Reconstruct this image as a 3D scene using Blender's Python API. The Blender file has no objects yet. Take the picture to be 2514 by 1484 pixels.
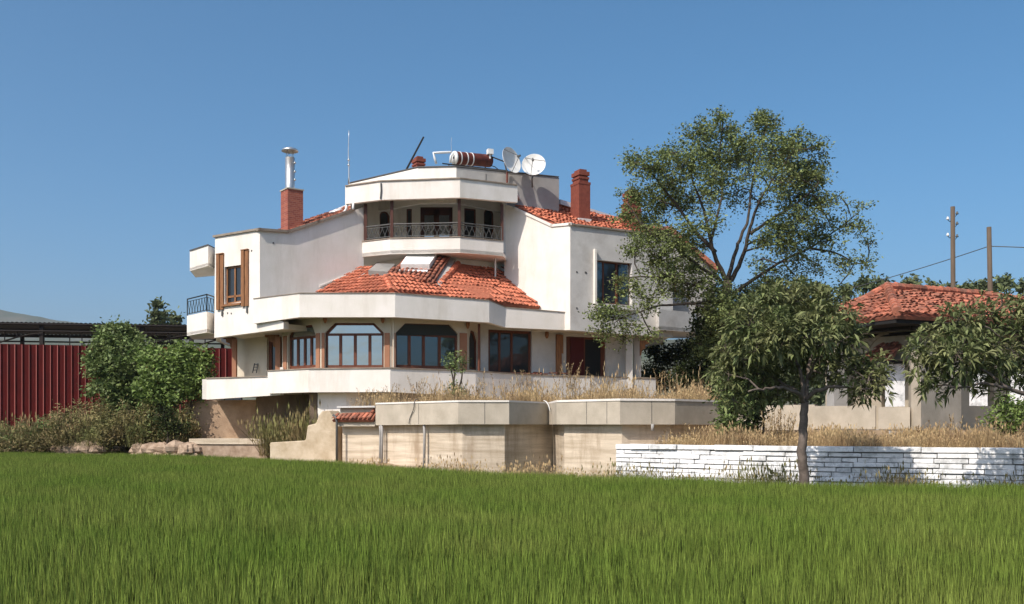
import bpy, bmesh, math, random
import numpy as np
from mathutils import Vector, Matrix
from mathutils.geometry import tessellate_polygon
random.seed(7); rng = np.random.default_rng(11)
C = bpy.context.scene.collection
SC = bpy.context.scene
# ------------------------------------------------------------------ camera, sky, sun, exposure
F = 2430.0; CXP = 1257.0; HOR = 1050.0; WP = 2514.0; EYE = 1.7
cam_d = bpy.data.cameras.new('camera'); cam = bpy.data.objects.new('camera', cam_d); C.objects.link(cam)
cam_d.sensor_width = 36.0; cam_d.lens = 36.0 * F / WP
cam_d.shift_y = (HOR - 742.0) / WP
cam_d.clip_start = 0.1; cam_d.clip_end = 9000
cam.location = (0, 0, EYE); cam.rotation_euler = (math.radians(90), 0, 0)
SC.camera = cam
SUN_AZ = 40.0      # degrees to the left of straight behind the camera
SUN_EL = 46.0
w = bpy.data.worlds.new("World"); SC.world = w; w.use_nodes = True
nt = w.node_tree; bgn = nt.nodes['Background']
sky = nt.nodes.new('ShaderNodeTexSky'); sky.sky_type = 'NISHITA'; sky.sun_disc = False
sky.sun_elevation = math.radians(SUN_EL); sky.sun_rotation = math.radians(180 + SUN_AZ)
sky.air_density = 0.8; sky.dust_density = 3.0; sky.ozone_density = 5.0; sky.altitude = 100
hs = nt.nodes.new('ShaderNodeHueSaturation'); hs.inputs['Saturation'].default_value = 1.18; hs.inputs['Hue'].default_value = .487; nt.links.new(sky.outputs[0], hs.inputs['Color']); nt.links.new(hs.outputs[0], bgn.inputs[0]); bgn.inputs[1].default_value = 0.15
a = math.radians(SUN_AZ); e = math.radians(SUN_EL)
sdir = Vector((-math.sin(a) * math.cos(e), -math.cos(a) * math.cos(e), math.sin(e)))
sl = bpy.data.lights.new('sun', 'SUN'); sl.energy = 4.3; sl.angle = math.radians(0.5); sl.color = (1.0, 0.915, 0.82)
so = bpy.data.objects.new('sun', sl); C.objects.link(so); so.rotation_euler = sdir.to_track_quat('Z', 'Y').to_euler()
SC.view_settings.view_transform = 'Standard'; SC.view_settings.look = 'None'
SC.view_settings.exposure = 0.13; SC.view_settings.gamma = 1.0
SC.render.engine = 'CYCLES'
SC.cycles.max_bounces = 6; SC.cycles.diffuse_bounces = 3; SC.cycles.glossy_bounces = 3; SC.cycles.transparent_max_bounces = 6
SC.cycles.transmission_bounces = 3; SC.cycles.volume_bounces = 0

# ------------------------------------------------------------------ helpers
def Wp(px, d): return ((px - CXP) * d / F, d)
def Zp(py, d): return EYE + (HOR - py) * d / F
def P3(px, py, d): return Vector(((px - CXP) * d / F, d, Zp(py, d)))

class Pl:
    """vertical plane through two plan points; s runs to the right, off is outward (towards the viewer)"""
    def __init__(s, A, B):
        s.A = Vector((A[0], A[1], 0)); s.B = Vector((B[0], B[1], 0)); s.u = (s.B - s.A).normalized()
        s.L = (s.B - s.A).length; s.n = Vector((s.u.y, -s.u.x, 0))
    def s_at(s, px, off=0):
        k = (px - CXP) / F; A = s.A + s.n * off
        return (k * A.y - A.x) / (s.u.x - k * s.u.y)
    def xy(s, px, py, off=0):
        t = s.s_at(px, off); q = s.A + s.n * off + s.u * t
        return (t, Zp(py, q.y))
    def p(s, t, z, off=0):
        q = s.A + s.u * t + s.n * off; return Vector((q.x, q.y, z))

class MB:
    def __init__(s): s.v = []; s.f = []; s.t = []; s.ct = 0.5
    def add(s, vs, fs, tint=None):
        b = len(s.v); s.v += [tuple(v) for v in vs]
        s.f += [tuple(b + i for i in f) for f in fs]; s.t += [s.ct if tint is None else tint] * len(fs)
    def hexa(s, p):   # 8 points: bottom 4 then top 4
        s.add(p, [(0, 1, 2, 3), (7, 6, 5, 4), (0, 4, 5, 1), (1, 5, 6, 2), (2, 6, 7, 3), (3, 7, 4, 0)])
    def box(s, c, sz, rz=0):
        R = Matrix.Rotation(rz, 3, 'Z'); c = Vector(c); x, y, z = sz[0] / 2, sz[1] / 2, sz[2] / 2
        s.hexa([c + R @ Vector(q) for q in ((-x, -y, -z), (x, -y, -z), (x, y, -z), (-x, y, -z), (-x, -y, z), (x, -y, z), (x, y, z), (-x, y, z))])
    def bar(s, pl, s0, s1, z0, z1, o0, o1):   # box in a wall's own frame
        q = [pl.p(s0, z0, o1), pl.p(s1, z0, o1), pl.p(s1, z0, o0), pl.p(s0, z0, o0)]
        s.hexa(q + [v + Vector((0, 0, z1 - z0)) for v in q])
    def prism(s, pts, z0, z1):
        n = len(pts); z0 = z0 if isinstance(z0, (list, tuple)) else [z0] * n; z1 = z1 if isinstance(z1, (list, tuple)) else [z1] * n
        vs = [(p[0], p[1], z) for p, z in zip(pts, z0)] + [(p[0], p[1], z) for p, z in zip(pts, z1)]
        tr = tessellate_polygon([[Vector((p[0], p[1], 0)) for p in pts]])
        s.add(vs, [tuple(t) for t in tr] + [tuple(n + i for i in t) for t in tr] + [(i, (i + 1) % n, n + (i + 1) % n, n + i) for i in range(n)])
    def poly(s, pl, outer, holes=(), thick=0.2, off=0):   # wall panel in plane coordinates with real openings
        loops = [list(outer)] + [list(h) for h in holes]
        tr = tessellate_polygon([[Vector((a, b, 0)) for a, b in lp] for lp in loops])
        flat = [q for lp in loops for q in lp]; n = len(flat)
        vs = [pl.p(a, b, off) for a, b in flat] + [pl.p(a, b, off - thick) for a, b in flat]
        fs = [tuple(t) for t in tr] + [tuple(n + i for i in t) for t in tr]
        b = 0
        for lp in loops:
            m = len(lp); fs += [(b + i, b + (i + 1) % m, n + b + (i + 1) % m, n + b + i) for i in range(m)]; b += m
        s.add(vs, fs)
    def strip(s, pl, pts, wid, o0, o1):   # a flat bar that follows a polyline in a wall plane
        for (a, b), (c, d) in zip(pts, pts[1:]):
            t = Vector((c - a, d - b)); t.normalize(); q = Vector((-t.y, t.x)) * wid / 2; e2 = t * wid / 2
            cs = [(a - q.x - e2.x, b - q.y - e2.y), (c - q.x + e2.x, d - q.y + e2.y), (c + q.x + e2.x, d + q.y + e2.y), (a + q.x - e2.x, b + q.y - e2.y)]
            s.hexa([pl.p(x, z, o1) for x, z in cs] + [pl.p(x, z, o0) for x, z in cs])
    def slab3(s, pts, down):   # 3D polygon with thickness vector
        n = len(pts); d = Vector(down); vs = list(pts) + [Vector(p) + d for p in pts]
        s.add(vs, [tuple(range(n)), tuple(range(2 * n - 1, n - 1, -1))] + [(i, n + i, n + (i + 1) % n, (i + 1) % n) for i in range(n)])
    def ribbon(s, pts, z0, z1, th):   # parapet following a plan polyline, thickness inward (away from the outer side)
        n = len(pts); z0 = z0 if isinstance(z0, (list, tuple)) else [z0] * n; z1 = z1 if isinstance(z1, (list, tuple)) else [z1] * n
        P = [Vector((p[0], p[1])) for p in pts]; inn = []
        for i in range(n):
            ds = []
            if i > 0: ds.append((P[i] - P[i - 1]).normalized())
            if i < n - 1: ds.append((P[i + 1] - P[i]).normalized())
            ns = [Vector((-d.y, d.x)) for d in ds]; m = sum(ns, Vector((0, 0))).normalized()
            inn.append(P[i] + m * (th / max(0.4, m.dot(ns[0]))))
        for i in range(n - 1):
            s.hexa([(*P[i], z0[i]), (*P[i + 1], z0[i + 1]), (*inn[i + 1], z0[i + 1]), (*inn[i], z0[i]),
                    (*P[i], z1[i]), (*P[i + 1], z1[i + 1]), (*inn[i + 1], z1[i + 1]), (*inn[i], z1[i])])
        return inn
    def tube(s, pts, r, seg=6, cap=True, tint=None):
        pts = [Vector(p) for p in pts]; n = len(pts); r = r if isinstance(r, (list, tuple)) else [r] * n
        vs = []; ref = None
        for i in range(n):
            t = (pts[min(i + 1, n - 1)] - pts[max(i - 1, 0)]).normalized()
            if ref is None: ref = Vector((1, 0, 0)) if abs(t.x) < .8 else Vector((0, 1, 0))
            ref = (ref - t * ref.dot(t)).normalized(); b = t.cross(ref)
            vs += [pts[i] + (ref * math.cos(2 * math.pi * k / seg) + b * math.sin(2 * math.pi * k / seg)) * r[i] for k in range(seg)]
        fs = [(i * seg + k, i * seg + (k + 1) % seg, (i + 1) * seg + (k + 1) % seg, (i + 1) * seg + k) for i in range(n - 1) for k in range(seg)]
        if cap: fs += [tuple(range(seg - 1, -1, -1)), tuple(range((n - 1) * seg, n * seg))]
        s.add(vs, fs, tint)
    def lathe(s, c, prof, seg=20, M=None):   # prof (r,z); c centre; M optional rotation
        M = M or Matrix.Identity(3); c = Vector(c); vs = []
        for r, z in prof: vs += [c + M @ Vector((r * math.cos(2 * math.pi * k / seg), r * math.sin(2 * math.pi * k / seg), z)) for k in range(seg)]
        s.add(vs, [(i * seg + k, i * seg + (k + 1) % seg, (i + 1) * seg + (k + 1) % seg, (i + 1) * seg + k) for i in range(len(prof) - 1) for k in range(seg)])
    def build(s, name, mat, parent=None, smooth=False, bevel=0):
        me = bpy.data.meshes.new(name); me.from_pydata(s.v, [], s.f)
        at = me.attributes.new('tint', 'FLOAT', 'FACE'); at.data.foreach_set('value', s.t)
        me.materials.append(mat)
        if len(s.f) < 60000:
            bm = bmesh.new(); bm.from_mesh(me); bmesh.ops.recalc_face_normals(bm, faces=bm.faces); bm.to_mesh(me); bm.free()
        if smooth: me.polygons.foreach_set('use_smooth', [True] * len(me.polygons))
        o = bpy.data.objects.new(name, me); C.objects.link(o)
        if parent: o.parent = parent; o.matrix_parent_inverse = Matrix.Translation(-Vector(parent.location)) if parent.type == 'EMPTY' else Matrix.Identity(4)
        if bevel:
            m = o.modifiers.new('bevel', 'BEVEL'); m.width = bevel; m.segments = 2; m.limit_method = 'ANGLE'; m.angle_limit = 0.6
        return o

def tag(o, label=None, cat=None, group=None, kind=None):
    if label: o['label'] = label
    if cat: o['category'] = cat
    if group: o['group'] = group
    if kind: o['kind'] = kind
    return o
def thing(name, loc, label, cat, group=None):
    o = bpy.data.objects.new(name, None); C.objects.link(o); o.location = loc; o.empty_display_size = 0.3
    return tag(o, label, cat, group)

# ------------------------------------------------------------------ materials
def mat(name, col, rough=0.8, col2=None, scale=4.0, amt=0.5, bump=0.0, bscale=30.0, metal=0.0, tint=0.0, spec=0.3, stretch=None, stain=None, stain_scale=0.8, stain_amt=0.5, sstretch=None, translucent=0.0):
    m = bpy.data.materials.new(name); m.use_nodes = True; n = m.node_tree; N = n.nodes; L = n.links
    b = N['Principled BSDF']; b.inputs['Roughness'].default_value = rough; b.inputs['Metallic'].default_value = metal
    b.inputs['Specular IOR Level'].default_value = spec; b.inputs['Base Color'].default_value = (*col, 1)
    geo = N.new('ShaderNodeNewGeometry'); src = geo.outputs['Position']
    if stretch:
        mp = N.new('ShaderNodeMapping'); mp.inputs['Scale'].default_value = stretch; L.new(src, mp.inputs[0]); vec = mp.outputs[0]
    else: vec = src
    cur = None
    def noise(v, sc, det=4, r=0.6):
        q = N.new('ShaderNodeTexNoise'); q.inputs['Scale'].default_value = sc; q.inputs['Detail'].default_value = det; q.inputs['Roughness'].default_value = r
        L.new(v, q.inputs['Vector']); return q.outputs['Fac']
    def ramp(f, lo, hi):
        q = N.new('ShaderNodeMapRange'); q.inputs['From Min'].default_value = lo; q.inputs['From Max'].default_value = hi; L.new(f, q.inputs['Value']); return q.outputs[0]
    def mix(f, A, B, blend='MIX'):
        q = N.new('ShaderNodeMix'); q.data_type = 'RGBA'; q.blend_type = blend
        if isinstance(f, float): q.inputs[0].default_value = f
        else: L.new(f, q.inputs[0])
        for i, x in ((6, A), (7, B)):
            if isinstance(x, tuple): q.inputs[i].default_value = (*x, 1)
            else: L.new(x, q.inputs[i])
        return q.outputs[2]
    def mul(f, k):
        q = N.new('ShaderNodeMath'); q.operation = 'MULTIPLY'; L.new(f, q.inputs[0]); q.inputs[1].default_value = k; return q.outputs[0]
    cur = col
    if col2: cur = mix(mul(ramp(noise(vec, scale), .35, .68), min(1.0, amt * 2)), cur, col2)
    sv = src
    if sstretch: mp2 = N.new('ShaderNodeMapping'); mp2.inputs['Scale'].default_value = sstretch; L.new(src, mp2.inputs[0]); sv = mp2.outputs[0]
    if stain: cur = mix(mul(ramp(noise(sv, stain_scale, 6, .7), .49, .70), stain_amt), cur, stain)
    if tint:
        at = N.new('ShaderNodeAttribute'); at.attribute_name = 'tint'
        mr = N.new('ShaderNodeMapRange'); mr.inputs['To Min'].default_value = 1 - tint; mr.inputs['To Max'].default_value = 1 + tint; L.new(at.outputs['Fac'], mr.inputs['Value'])
        vm = N.new('ShaderNodeVectorMath'); vm.operation = 'SCALE'; L.new(mr.outputs[0], vm.inputs['Scale'])
        if isinstance(cur, tuple): vm.inputs[0].default_value = cur
        else: L.new(cur, vm.inputs[0])
        cur = vm.outputs[0]
    if not isinstance(cur, tuple): L.new(cur, b.inputs['Base Color'])
    if bump:
        bp = N.new('ShaderNodeBump'); bp.inputs['Strength'].default_value = bump; bp.inputs['Distance'].default_value = 0.02
        L.new(noise(vec, bscale, 5, .7), bp.inputs['Height']); L.new(bp.outputs[0], b.inputs['Normal'])
    if translucent:
        tr = N.new('ShaderNodeBsdfTranslucent'); mx = N.new('ShaderNodeMixShader'); mx.inputs[0].default_value = translucent
        if isinstance(cur, tuple): tr.inputs[0].default_value = (*cur, 1)
        else: L.new(cur, tr.inputs[0])
        L.new(b.outputs[0], mx.inputs[1]); L.new(tr.outputs[0], mx.inputs[2]); L.new(mx.outputs[0], N['Material Output'].inputs[0])
    return m
def glass(name, col, refl, rough=0.03):
    m = bpy.data.materials.new(name); m.use_nodes = True; N = m.node_tree.nodes; L = m.node_tree.links
    d = N['Principled BSDF']; d.inputs['Base Color'].default_value = (*col, 1); d.inputs['Roughness'].default_value = .4
    g = N.new('ShaderNodeBsdfGlossy'); g.inputs['Roughness'].default_value = rough; g.inputs['Color'].default_value = (.72, .84, .90, 1)
    ns = N.new('ShaderNodeTexNoise'); ns.inputs['Scale'].default_value = 1.6
    ge = N.new('ShaderNodeNewGeometry'); L.new(ge.outputs['Position'], ns.inputs['Vector'])
    bp = N.new('ShaderNodeBump'); bp.inputs['Strength'].default_value = .12; bp.inputs['Distance'].default_value = .05; L.new(ns.outputs[0], bp.inputs['Height']); L.new(bp.outputs[0], g.inputs['Normal'])
    mx = N.new('ShaderNodeMixShader'); mx.inputs[0].default_value = refl
    L.new(d.outputs[0], mx.inputs[1]); L.new(g.outputs[0], mx.inputs[2]); L.new(mx.outputs[0], N['Material Output'].inputs[0]); return m

M = {}
M['white'] = mat('white_plaster', (.82, .765, .70), .85, (.75, .70, .62), 1.3, .5, .25, 40, stain=(.50, .44, .35), stain_scale=.9, stain_amt=.38, sstretch=(1.3, 1.3, .28))
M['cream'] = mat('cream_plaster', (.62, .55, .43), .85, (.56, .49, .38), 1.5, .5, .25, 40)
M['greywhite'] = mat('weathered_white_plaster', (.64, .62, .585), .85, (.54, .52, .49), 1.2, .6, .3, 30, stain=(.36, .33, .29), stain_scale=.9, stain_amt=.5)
M['coping'] = mat('coping', (.22, .17, .13), .7, (.33, .28, .22), 2.5, .6)
M['darkcoping'] = mat('dark_metal_coping', (.10, .095, .09), .5)
M['concrete'] = mat('concrete', (.52, .455, .36), .9, (.41, .355, .275), 1.6, .7, .4, 25, stain=(.33, .29, .22), stain_scale=.9, stain_amt=.45, sstretch=(1.2, 1.2, .6))
M['oldconcrete'] = mat('board_marked_concrete', (.72, .61, .47), .92, (.47, .38, .27), .9, .9, .9, 10, stretch=(.5, .5, 8.0), stain=(.30, .21, .13), stain_scale=.8, stain_amt=.75, sstretch=(1.6, 1.6, .35))
M['brownrender'] = mat('rough_brown_render', (.40, .285, .19), .95, (.30, .205, .135), 3.0, .7, .8, 22)
M['rubble'] = mat('rubble_stone', (.44, .33, .24), .95, (.26, .18, .12), 3.5, .9, 1.0, 9)
M['greyblock'] = mat('grey_block', (.40, .385, .36), .9, (.32, .31, .29), 1.4, .6, .3, 25, stain=(.25, .23, .21), stain_scale=1.1, stain_amt=.5)
M['tile'] = mat('clay_tile', (.56, .19, .105), .8, (.42, .125, .07), 6.0, .5, .3, 20, tint=.28)
M['oldtile'] = mat('old_clay_tile', (.46, .155, .09), .85, (.20, .095, .065), 3.0, .8, .4, 16, tint=.35)
M['tilebase'] = mat('clay_pan_tile', (.24, .075, .045), .85)
M['darkwood'] = mat('dark_stained_wood', (.075, .026, .016), .5)
M['wood'] = mat('varnished_wood', (.17, .058, .030), .5, (.11, .038, .02), 5, .6, stretch=(6, 6, .7))
M['oak'] = mat('weathered_oak', (.33, .155, .065), .6, (.17, .075, .035), 4, .8, stretch=(7, 7, .6))
M['terracotta'] = mat('terracotta_paint', (.40, .19, .11), .85, (.33, .16, .09), 3, .5)
M['glass'] = glass('tinted_glass', (.02, .03, .035), .40)
M['midglass'] = glass('dim_reflection_glass', (.012, .014, .014), .16)  # weaker mirror, standing in for dark reflected trees in the bay window
M['darkglass'] = glass('dark_glass', (.012, .012, .012), .06)
M['iron'] = mat('wrought_iron', (.02, .025, .025), .45, spec=.5)
M['railgrey'] = mat('grey_painted_iron', (.09, .09, .085), .5, spec=.5)
M['steel'] = mat('galvanised_steel', (.62, .62, .60), .38, (.5, .5, .49), 4, .5, metal=.85)
M['pvc'] = mat('white_pvc', (.74, .74, .72), .45)
M['dish'] = mat('dish_white', (.80, .79, .75), .5, (.7, .68, .63), 5, .5)
M['rust'] = mat('rusty_foil', (.15, .035, .02), .55, (.07, .018, .012), 5, .8, .5, 20)
M['brickplain'] = mat('brick_paint', (.24, .068, .042), .85, (.17, .046, .03), 8, .6, .5, 20)
M['beige'] = mat('shade_beige_plaster', (.43, .37, .28), .85, (.36, .31, .235), 1.5, .6, .3, 30)  # darker than the cream: deep-eave shade mixed into the pavilion wall colour
M['fence'] = mat('red_sheet_metal', (.085, .006, .005), .75, (.062, .005, .004), 2, .5, spec=.15)
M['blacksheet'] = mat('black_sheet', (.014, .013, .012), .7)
M['shedwood'] = mat('shed_timber', (.018, .014, .012), .8)
M['soil'] = mat('dry_soil', (.42, .31, .21), .95, (.28, .21, .13), 1.5, .8, .8, 8)
M['fieldsoil'] = mat('field_soil', (.05, .07, .02), .95, (.07, .06, .03), .6, .7, .5, 6)
M['bark'] = mat('bark', (.055, .042, .032), .9, (.10, .08, .06), 5, .8, .8, 18, stretch=(2, 2, .6))
M['palebark'] = mat('pale_bark', (.17, .135, .11), .9, (.09, .07, .055), 7, .8, .6, 25)
M['polewood'] = mat('weathered_pole', (.13, .095, .065), .9, (.09, .065, .045), 4, .7, stretch=(6, 6, .3))
M['leafbig'] = mat('loose_tree_leaf', (.150, .19, .066), .7, (.205, .23, .085), 1.1, .7, tint=.6, spec=.15, translucent=.22)
M['leafdark'] = mat('dark_leaf', (.030, .042, .015), .75, (.055, .068, .022), 1.2, .6, tint=.5, spec=.1, translucent=.15)  # leaf colour lowered to carry the thicket's shade
M['leafloquat'] = mat('loquat_leaf', (.108, .14, .048), .6, (.215, .22, .095), 1.8, .7, tint=.55, spec=.25, translucent=.15)
M['leafbright'] = mat('bright_leaf', (.135, .205, .045), .6, (.20, .265, .075), 1.4, .7, tint=.5, spec=.35, translucent=.25)
M['leafbush'] = mat('bush_leaf', (.125, .18, .052), .6, (.18, .22, .075), 1.6, .7, tint=.5, spec=.35, translucent=.2)
M['leaffar'] = mat('far_leaf', (.10, .13, .055), .8, (.15, .17, .08), .5, .7, tint=.4, translucent=.2)
M['weed'] = mat('weed_leaf', (.145, .155, .048), .8, (.27, .19, .095), .9, .9, tint=.5, translucent=.2)
M['grass'] = mat('field_grass', (.14, .208, .030), .7, (.20, .242, .048), .5, .8, tint=.9, spec=.2, translucent=.3)
M['straw'] = mat('dry_grass', (.50, .38, .20), .85, (.30, .20, .11), 1.6, .7, tint=.4, translucent=.25)
M['hill'] = mat('far_hill', (.07, .09, .05), .95, (.13, .12, .08), .02, .8)
M['paintwhite'] = mat('whitewash', (.88, .87, .85), .9, (.76, .76, .75), 3, .5, .6, 20, tint=.08, stain=(.28, .28, .26), stain_scale=3.0, stain_amt=.7)
M['mortar'] = mat('dark_mortar', (.24, .23, .215), .95)

def brickmat(name, c1, c2, mortar, scale, axis_u):
    m = bpy.data.materials.new(name); m.use_nodes = True; N = m.node_tree.nodes; L = m.node_tree.links; b = N['Principled BSDF']
    b.inputs['Roughness'].default_value = .85
    ge = N.new('ShaderNodeNewGeometry'); sx = N.new('ShaderNodeSeparateXYZ'); L.new(ge.outputs['Position'], sx.inputs[0])
    ad = N.new('ShaderNodeMath'); ad.operation = 'MULTIPLY_ADD'; L.new(sx.outputs[0], ad.inputs[0]); ad.inputs[1].default_value = axis_u; L.new(sx.outputs[1], ad.inputs[2])
    cx = N.new('ShaderNodeCombineXYZ'); L.new(ad.outputs[0], cx.inputs[0]); L.new(sx.outputs[2], cx.inputs[1])
    br = N.new('ShaderNodeTexBrick'); L.new(cx.outputs[0], br.inputs[0]); br.inputs['Color1'].default_value = (*c1, 1); br.inputs['Color2'].default_value = (*c2, 1); br.inputs['Mortar'].default_value = (*mortar, 1)
    br.inputs['Scale'].default_value = scale; br.inputs['Mortar Size'].default_value = .012; br.inputs['Row Height'].default_value = .2; br.inputs['Brick Width'].default_value = .6
    L.new(br.outputs[0], b.inputs['Base Color'])
    bp = N.new('ShaderNodeBump'); bp.inputs['Strength'].default_value = .5; bp.inputs['Distance'].default_value = .01; L.new(br.outputs[1], bp.inputs['Height']); bp.invert = True; L.new(bp.outputs[0], b.inputs['Normal'])
    return m
M['brick'] = brickmat('red_brick', (.36, .105, .06), (.25, .06, .04), (.40, .22, .16), 2.6, 1.0)

# ------------------------------------------------------------------ generators
def inside(poly, x, y):
    r = False; n = len(poly); j = n - 1
    for i in range(n):
        xi, yi = poly[i]; xj, yj = poly[j]
        if (yi > y) != (yj > y) and x < (xj - xi) * (y - yi) / (yj - yi) + xi: r = not r
        j = i
    return r

def tiles(pts, up=None, w_=.185, l_=.31, mess=1.0, base=True, mb=None, lift=0.03):
    """barrel clay tiles laid over a sloping polygon"""
    mb = mb or MB(); pts = [Vector(p) for p in pts]; c = sum(pts, Vector()) / len(pts)
    n = Vector()
    for i in range(len(pts)):
        n += (pts[i] - c).cross(pts[(i + 1) % len(pts)] - c)
    n.normalize()
    if n.z < 0: n = -n
    up = Vector(up) if up else Vector((0, 0, 1)); up = (up - n * up.dot(n)).normalized(); ax = up.cross(n).normalized()
    uv = [((p - c).dot(ax), (p - c).dot(up)) for p in pts]
    u0, u1 = min(q[0] for q in uv), max(q[0] for q in uv); v0, v1 = min(q[1] for q in uv), max(q[1] for q in uv)
    if base:
        mb.ct = 0.1; mb.slab3([p + n * (lift - .02) for p in pts], -n * .10)
    nc = int((u1 - u0) / w_) + 2; nr = int((v1 - v0) / l_) + 2; seg = 5
    for i in range(nc):
        for j in range(nr):
            u = u0 + (i + .5) * w_; v = v0 + (j + .0) * l_
            if not inside(uv, u, v + l_ * .5): continue
            ju = random.uniform(-.012, .012) * mess; jv = random.uniform(-.03, .03) * mess; tw = random.uniform(-.03, .03) * mess
            up2 = random.uniform(0, .012) * mess
            if random.random() < .012 * mess: up2 += .05; tw += random.uniform(-.3, .3)
            vs = []
            for (vv, r, h) in ((-.04 * l_ , w_ * .40, .050 + up2), (l_ * 1.06, w_ * .33, .004 + up2)):
                for k in range(seg + 1):
                    a_ = math.pi * k / seg
                    q = c + ax * (u + ju - math.cos(a_) * r + tw * vv) + up * (v + jv + vv) + n * (lift + h + math.sin(a_) * r * .75)
                    vs.append(q)
            m_ = seg + 1; fs = [(k, k + 1, m_ + k + 1, m_ + k) for k in range(seg)]
            # thickness lip on the lower end
            lo = [vs[k] - n * .022 for k in range(m_)]; vs += lo
            fs += [(k, 2 * m_ + k, 2 * m_ + k + 1, k + 1) for k in range(seg)]
            mb.add(vs, fs, random.random())
    return mb

def ridge(mb, a, b, r=.13, step=.34):
    a = Vector(a); b = Vector(b); n = max(1, int((b - a).length / step))
    for i in range(n):
        p = a.lerp(b, i / n); q = a.lerp(b, (i + 1.12) / n)
        mb.tube([p + Vector((0, 0, random.uniform(.0, .03))), q], [r, r * .86], 8, True, random.random())

def leaf_mesh(name, mat_, C0, size, asp, droop=0.0, parent=None, fold=.15, up=0.3, jit=.35, dirs=None):
    """C0: (n,3) leaf positions; every leaf is a small folded blade"""
    n = len(C0); d = rng.normal(size=(n, 3)) if dirs is None else dirs + rng.normal(size=(n, 3)) * .35
    d[:, 2] = d[:, 2] * .6 - droop; d /= np.linalg.norm(d, axis=1)[:, None]
    nr = rng.normal(size=(n, 3)); nr[:, 2] = np.abs(nr[:, 2]) + up; sd = np.cross(d, nr); sd /= np.linalg.norm(sd, axis=1)[:, None] + 1e-9
    nn = np.cross(sd, d); L_ = size * (1 + jit * rng.uniform(-1, 1, n))[:, None]; W_ = L_ * asp
    v = np.empty((n, 4, 3)); v[:, 0] = C0; v[:, 1] = C0 + d * L_ * .5 + sd * W_ * .5 - nn * W_ * fold
    v[:, 2] = C0 + d * L_; v[:, 3] = C0 + d * L_ * .5 - sd * W_ * .5 - nn * W_ * fold
    return quads(name, mat_, v.reshape(-1, 3), n, parent)

def quads(name, mat_, V, n, parent=None, tints=None):
    me = bpy.data.meshes.new(name); me.vertices.add(len(V)); me.vertices.foreach_set('co', V.ravel())
    me.loops.add(4 * n); me.loops.foreach_set('vertex_index', np.arange(4 * n, dtype=np.int32))
    me.polygons.add(n); me.polygons.foreach_set('loop_start', np.arange(0, 4 * n, 4, dtype=np.int32)); me.polygons.foreach_set('loop_total', np.full(n, 4, dtype=np.int32))
    at = me.attributes.new('tint', 'FLOAT', 'FACE'); at.data.foreach_set('value', rng.uniform(0, 1, n) if tints is None else tints)
    me.materials.append(mat_); me.update(); me.validate()
    o = bpy.data.objects.new(name, me); C.objects.link(o)
    if parent: o.parent = parent; o.matrix_parent_inverse = Matrix.Translation(-Vector(parent.location))
    return o

def make_tree(name, label, cat, base, limbs, lobes, leafmat, barkmat, nclus, per, leaf, asp, sig, twigs=3, group=None, droop=.1, shell=.55, trunkname='trunk', twig_r=.018, up=.3):
    """limbs: list of ([points], r0, r1). lobes: list of (centre, radius, density)."""
    t = thing(name, base, label, cat, group)
    mb = MB(); nodes = []
    for pts, r0, r1 in limbs:
        pts = [Vector(p) for p in pts]; dense = []
        for i in range(len(pts) - 1):
            k = 5
            for q in range(k): dense.append(pts[i].lerp(pts[i + 1], q / k))
        dense.append(pts[-1]); n = len(dense)
        for _ in range(2):
            dense = [dense[0]] + [(dense[i - 1] + dense[i] * 2 + dense[i + 1]) / 4 for i in range(1, n - 1)] + [dense[-1]]
        dense = [p + Vector((random.uniform(-1, 1), random.uniform(-1, 1), random.uniform(-1, 1))) * r0 * .22 * (0 < i < n - 1) for i, p in enumerate(dense)]
        rr = [r0 + (r1 - r0) * (i / (n - 1)) ** .8 for i in range(n)]
        mb.tube(dense, rr, 8); nodes += [(p, r) for p, r in zip(dense, rr)][n // 4:]
    P = []
    for (c, r, dn) in lobes:
        c = Vector(c)
        near = min(nodes, key=lambda q: (q[0] - c).length + max(0, q[0].z - c.z) * .6)
        m = c.lerp(near[0], .5) + Vector((random.uniform(-1, 1), random.uniform(-1, 1), random.uniform(-.2, .8))) * r * .3
        mb.tube([near[0], m, c], [min(near[1] * .6, .05 + r * .02), twig_r * 1.6, twig_r], 5)
        sub = [near[0].lerp(m, .6), m, m.lerp(c, .5), c]
        K = max(3, int(nclus * dn * r * r)); cs = []
        for _ in range(K):
            v = Vector(rng.normal(size=3)); v.normalize(); rad = r * (shell + (1 - shell) * random.random()) if random.random() < .7 else r * random.random()
            q = c + Vector((v.x * rad, v.y * rad, v.z * rad * .85)); cs.append(q)
        for q in cs[:max(2, int(K * twigs / 10))]:
            s0 = min(sub, key=lambda x: (x - q).length); mm = s0.lerp(q, .55) + Vector((0, 0, r * .08))
            mb.tube([s0, mm, q], [twig_r, twig_r * .7, twig_r * .35], 3, False)
        for q in cs:
            k = int(per * random.uniform(.5, 1.5)); P.append(np.array(q) + rng.normal(size=(k, 3)) * np.array([sig, sig, sig * .8]) * random.uniform(.7, 1.25))
    mb.build(trunkname, barkmat, t, smooth=True)
    P = np.concatenate(P); leaf_mesh('crown', leafmat, P, leaf, asp, droop, t, up=up)
    return t

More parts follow.
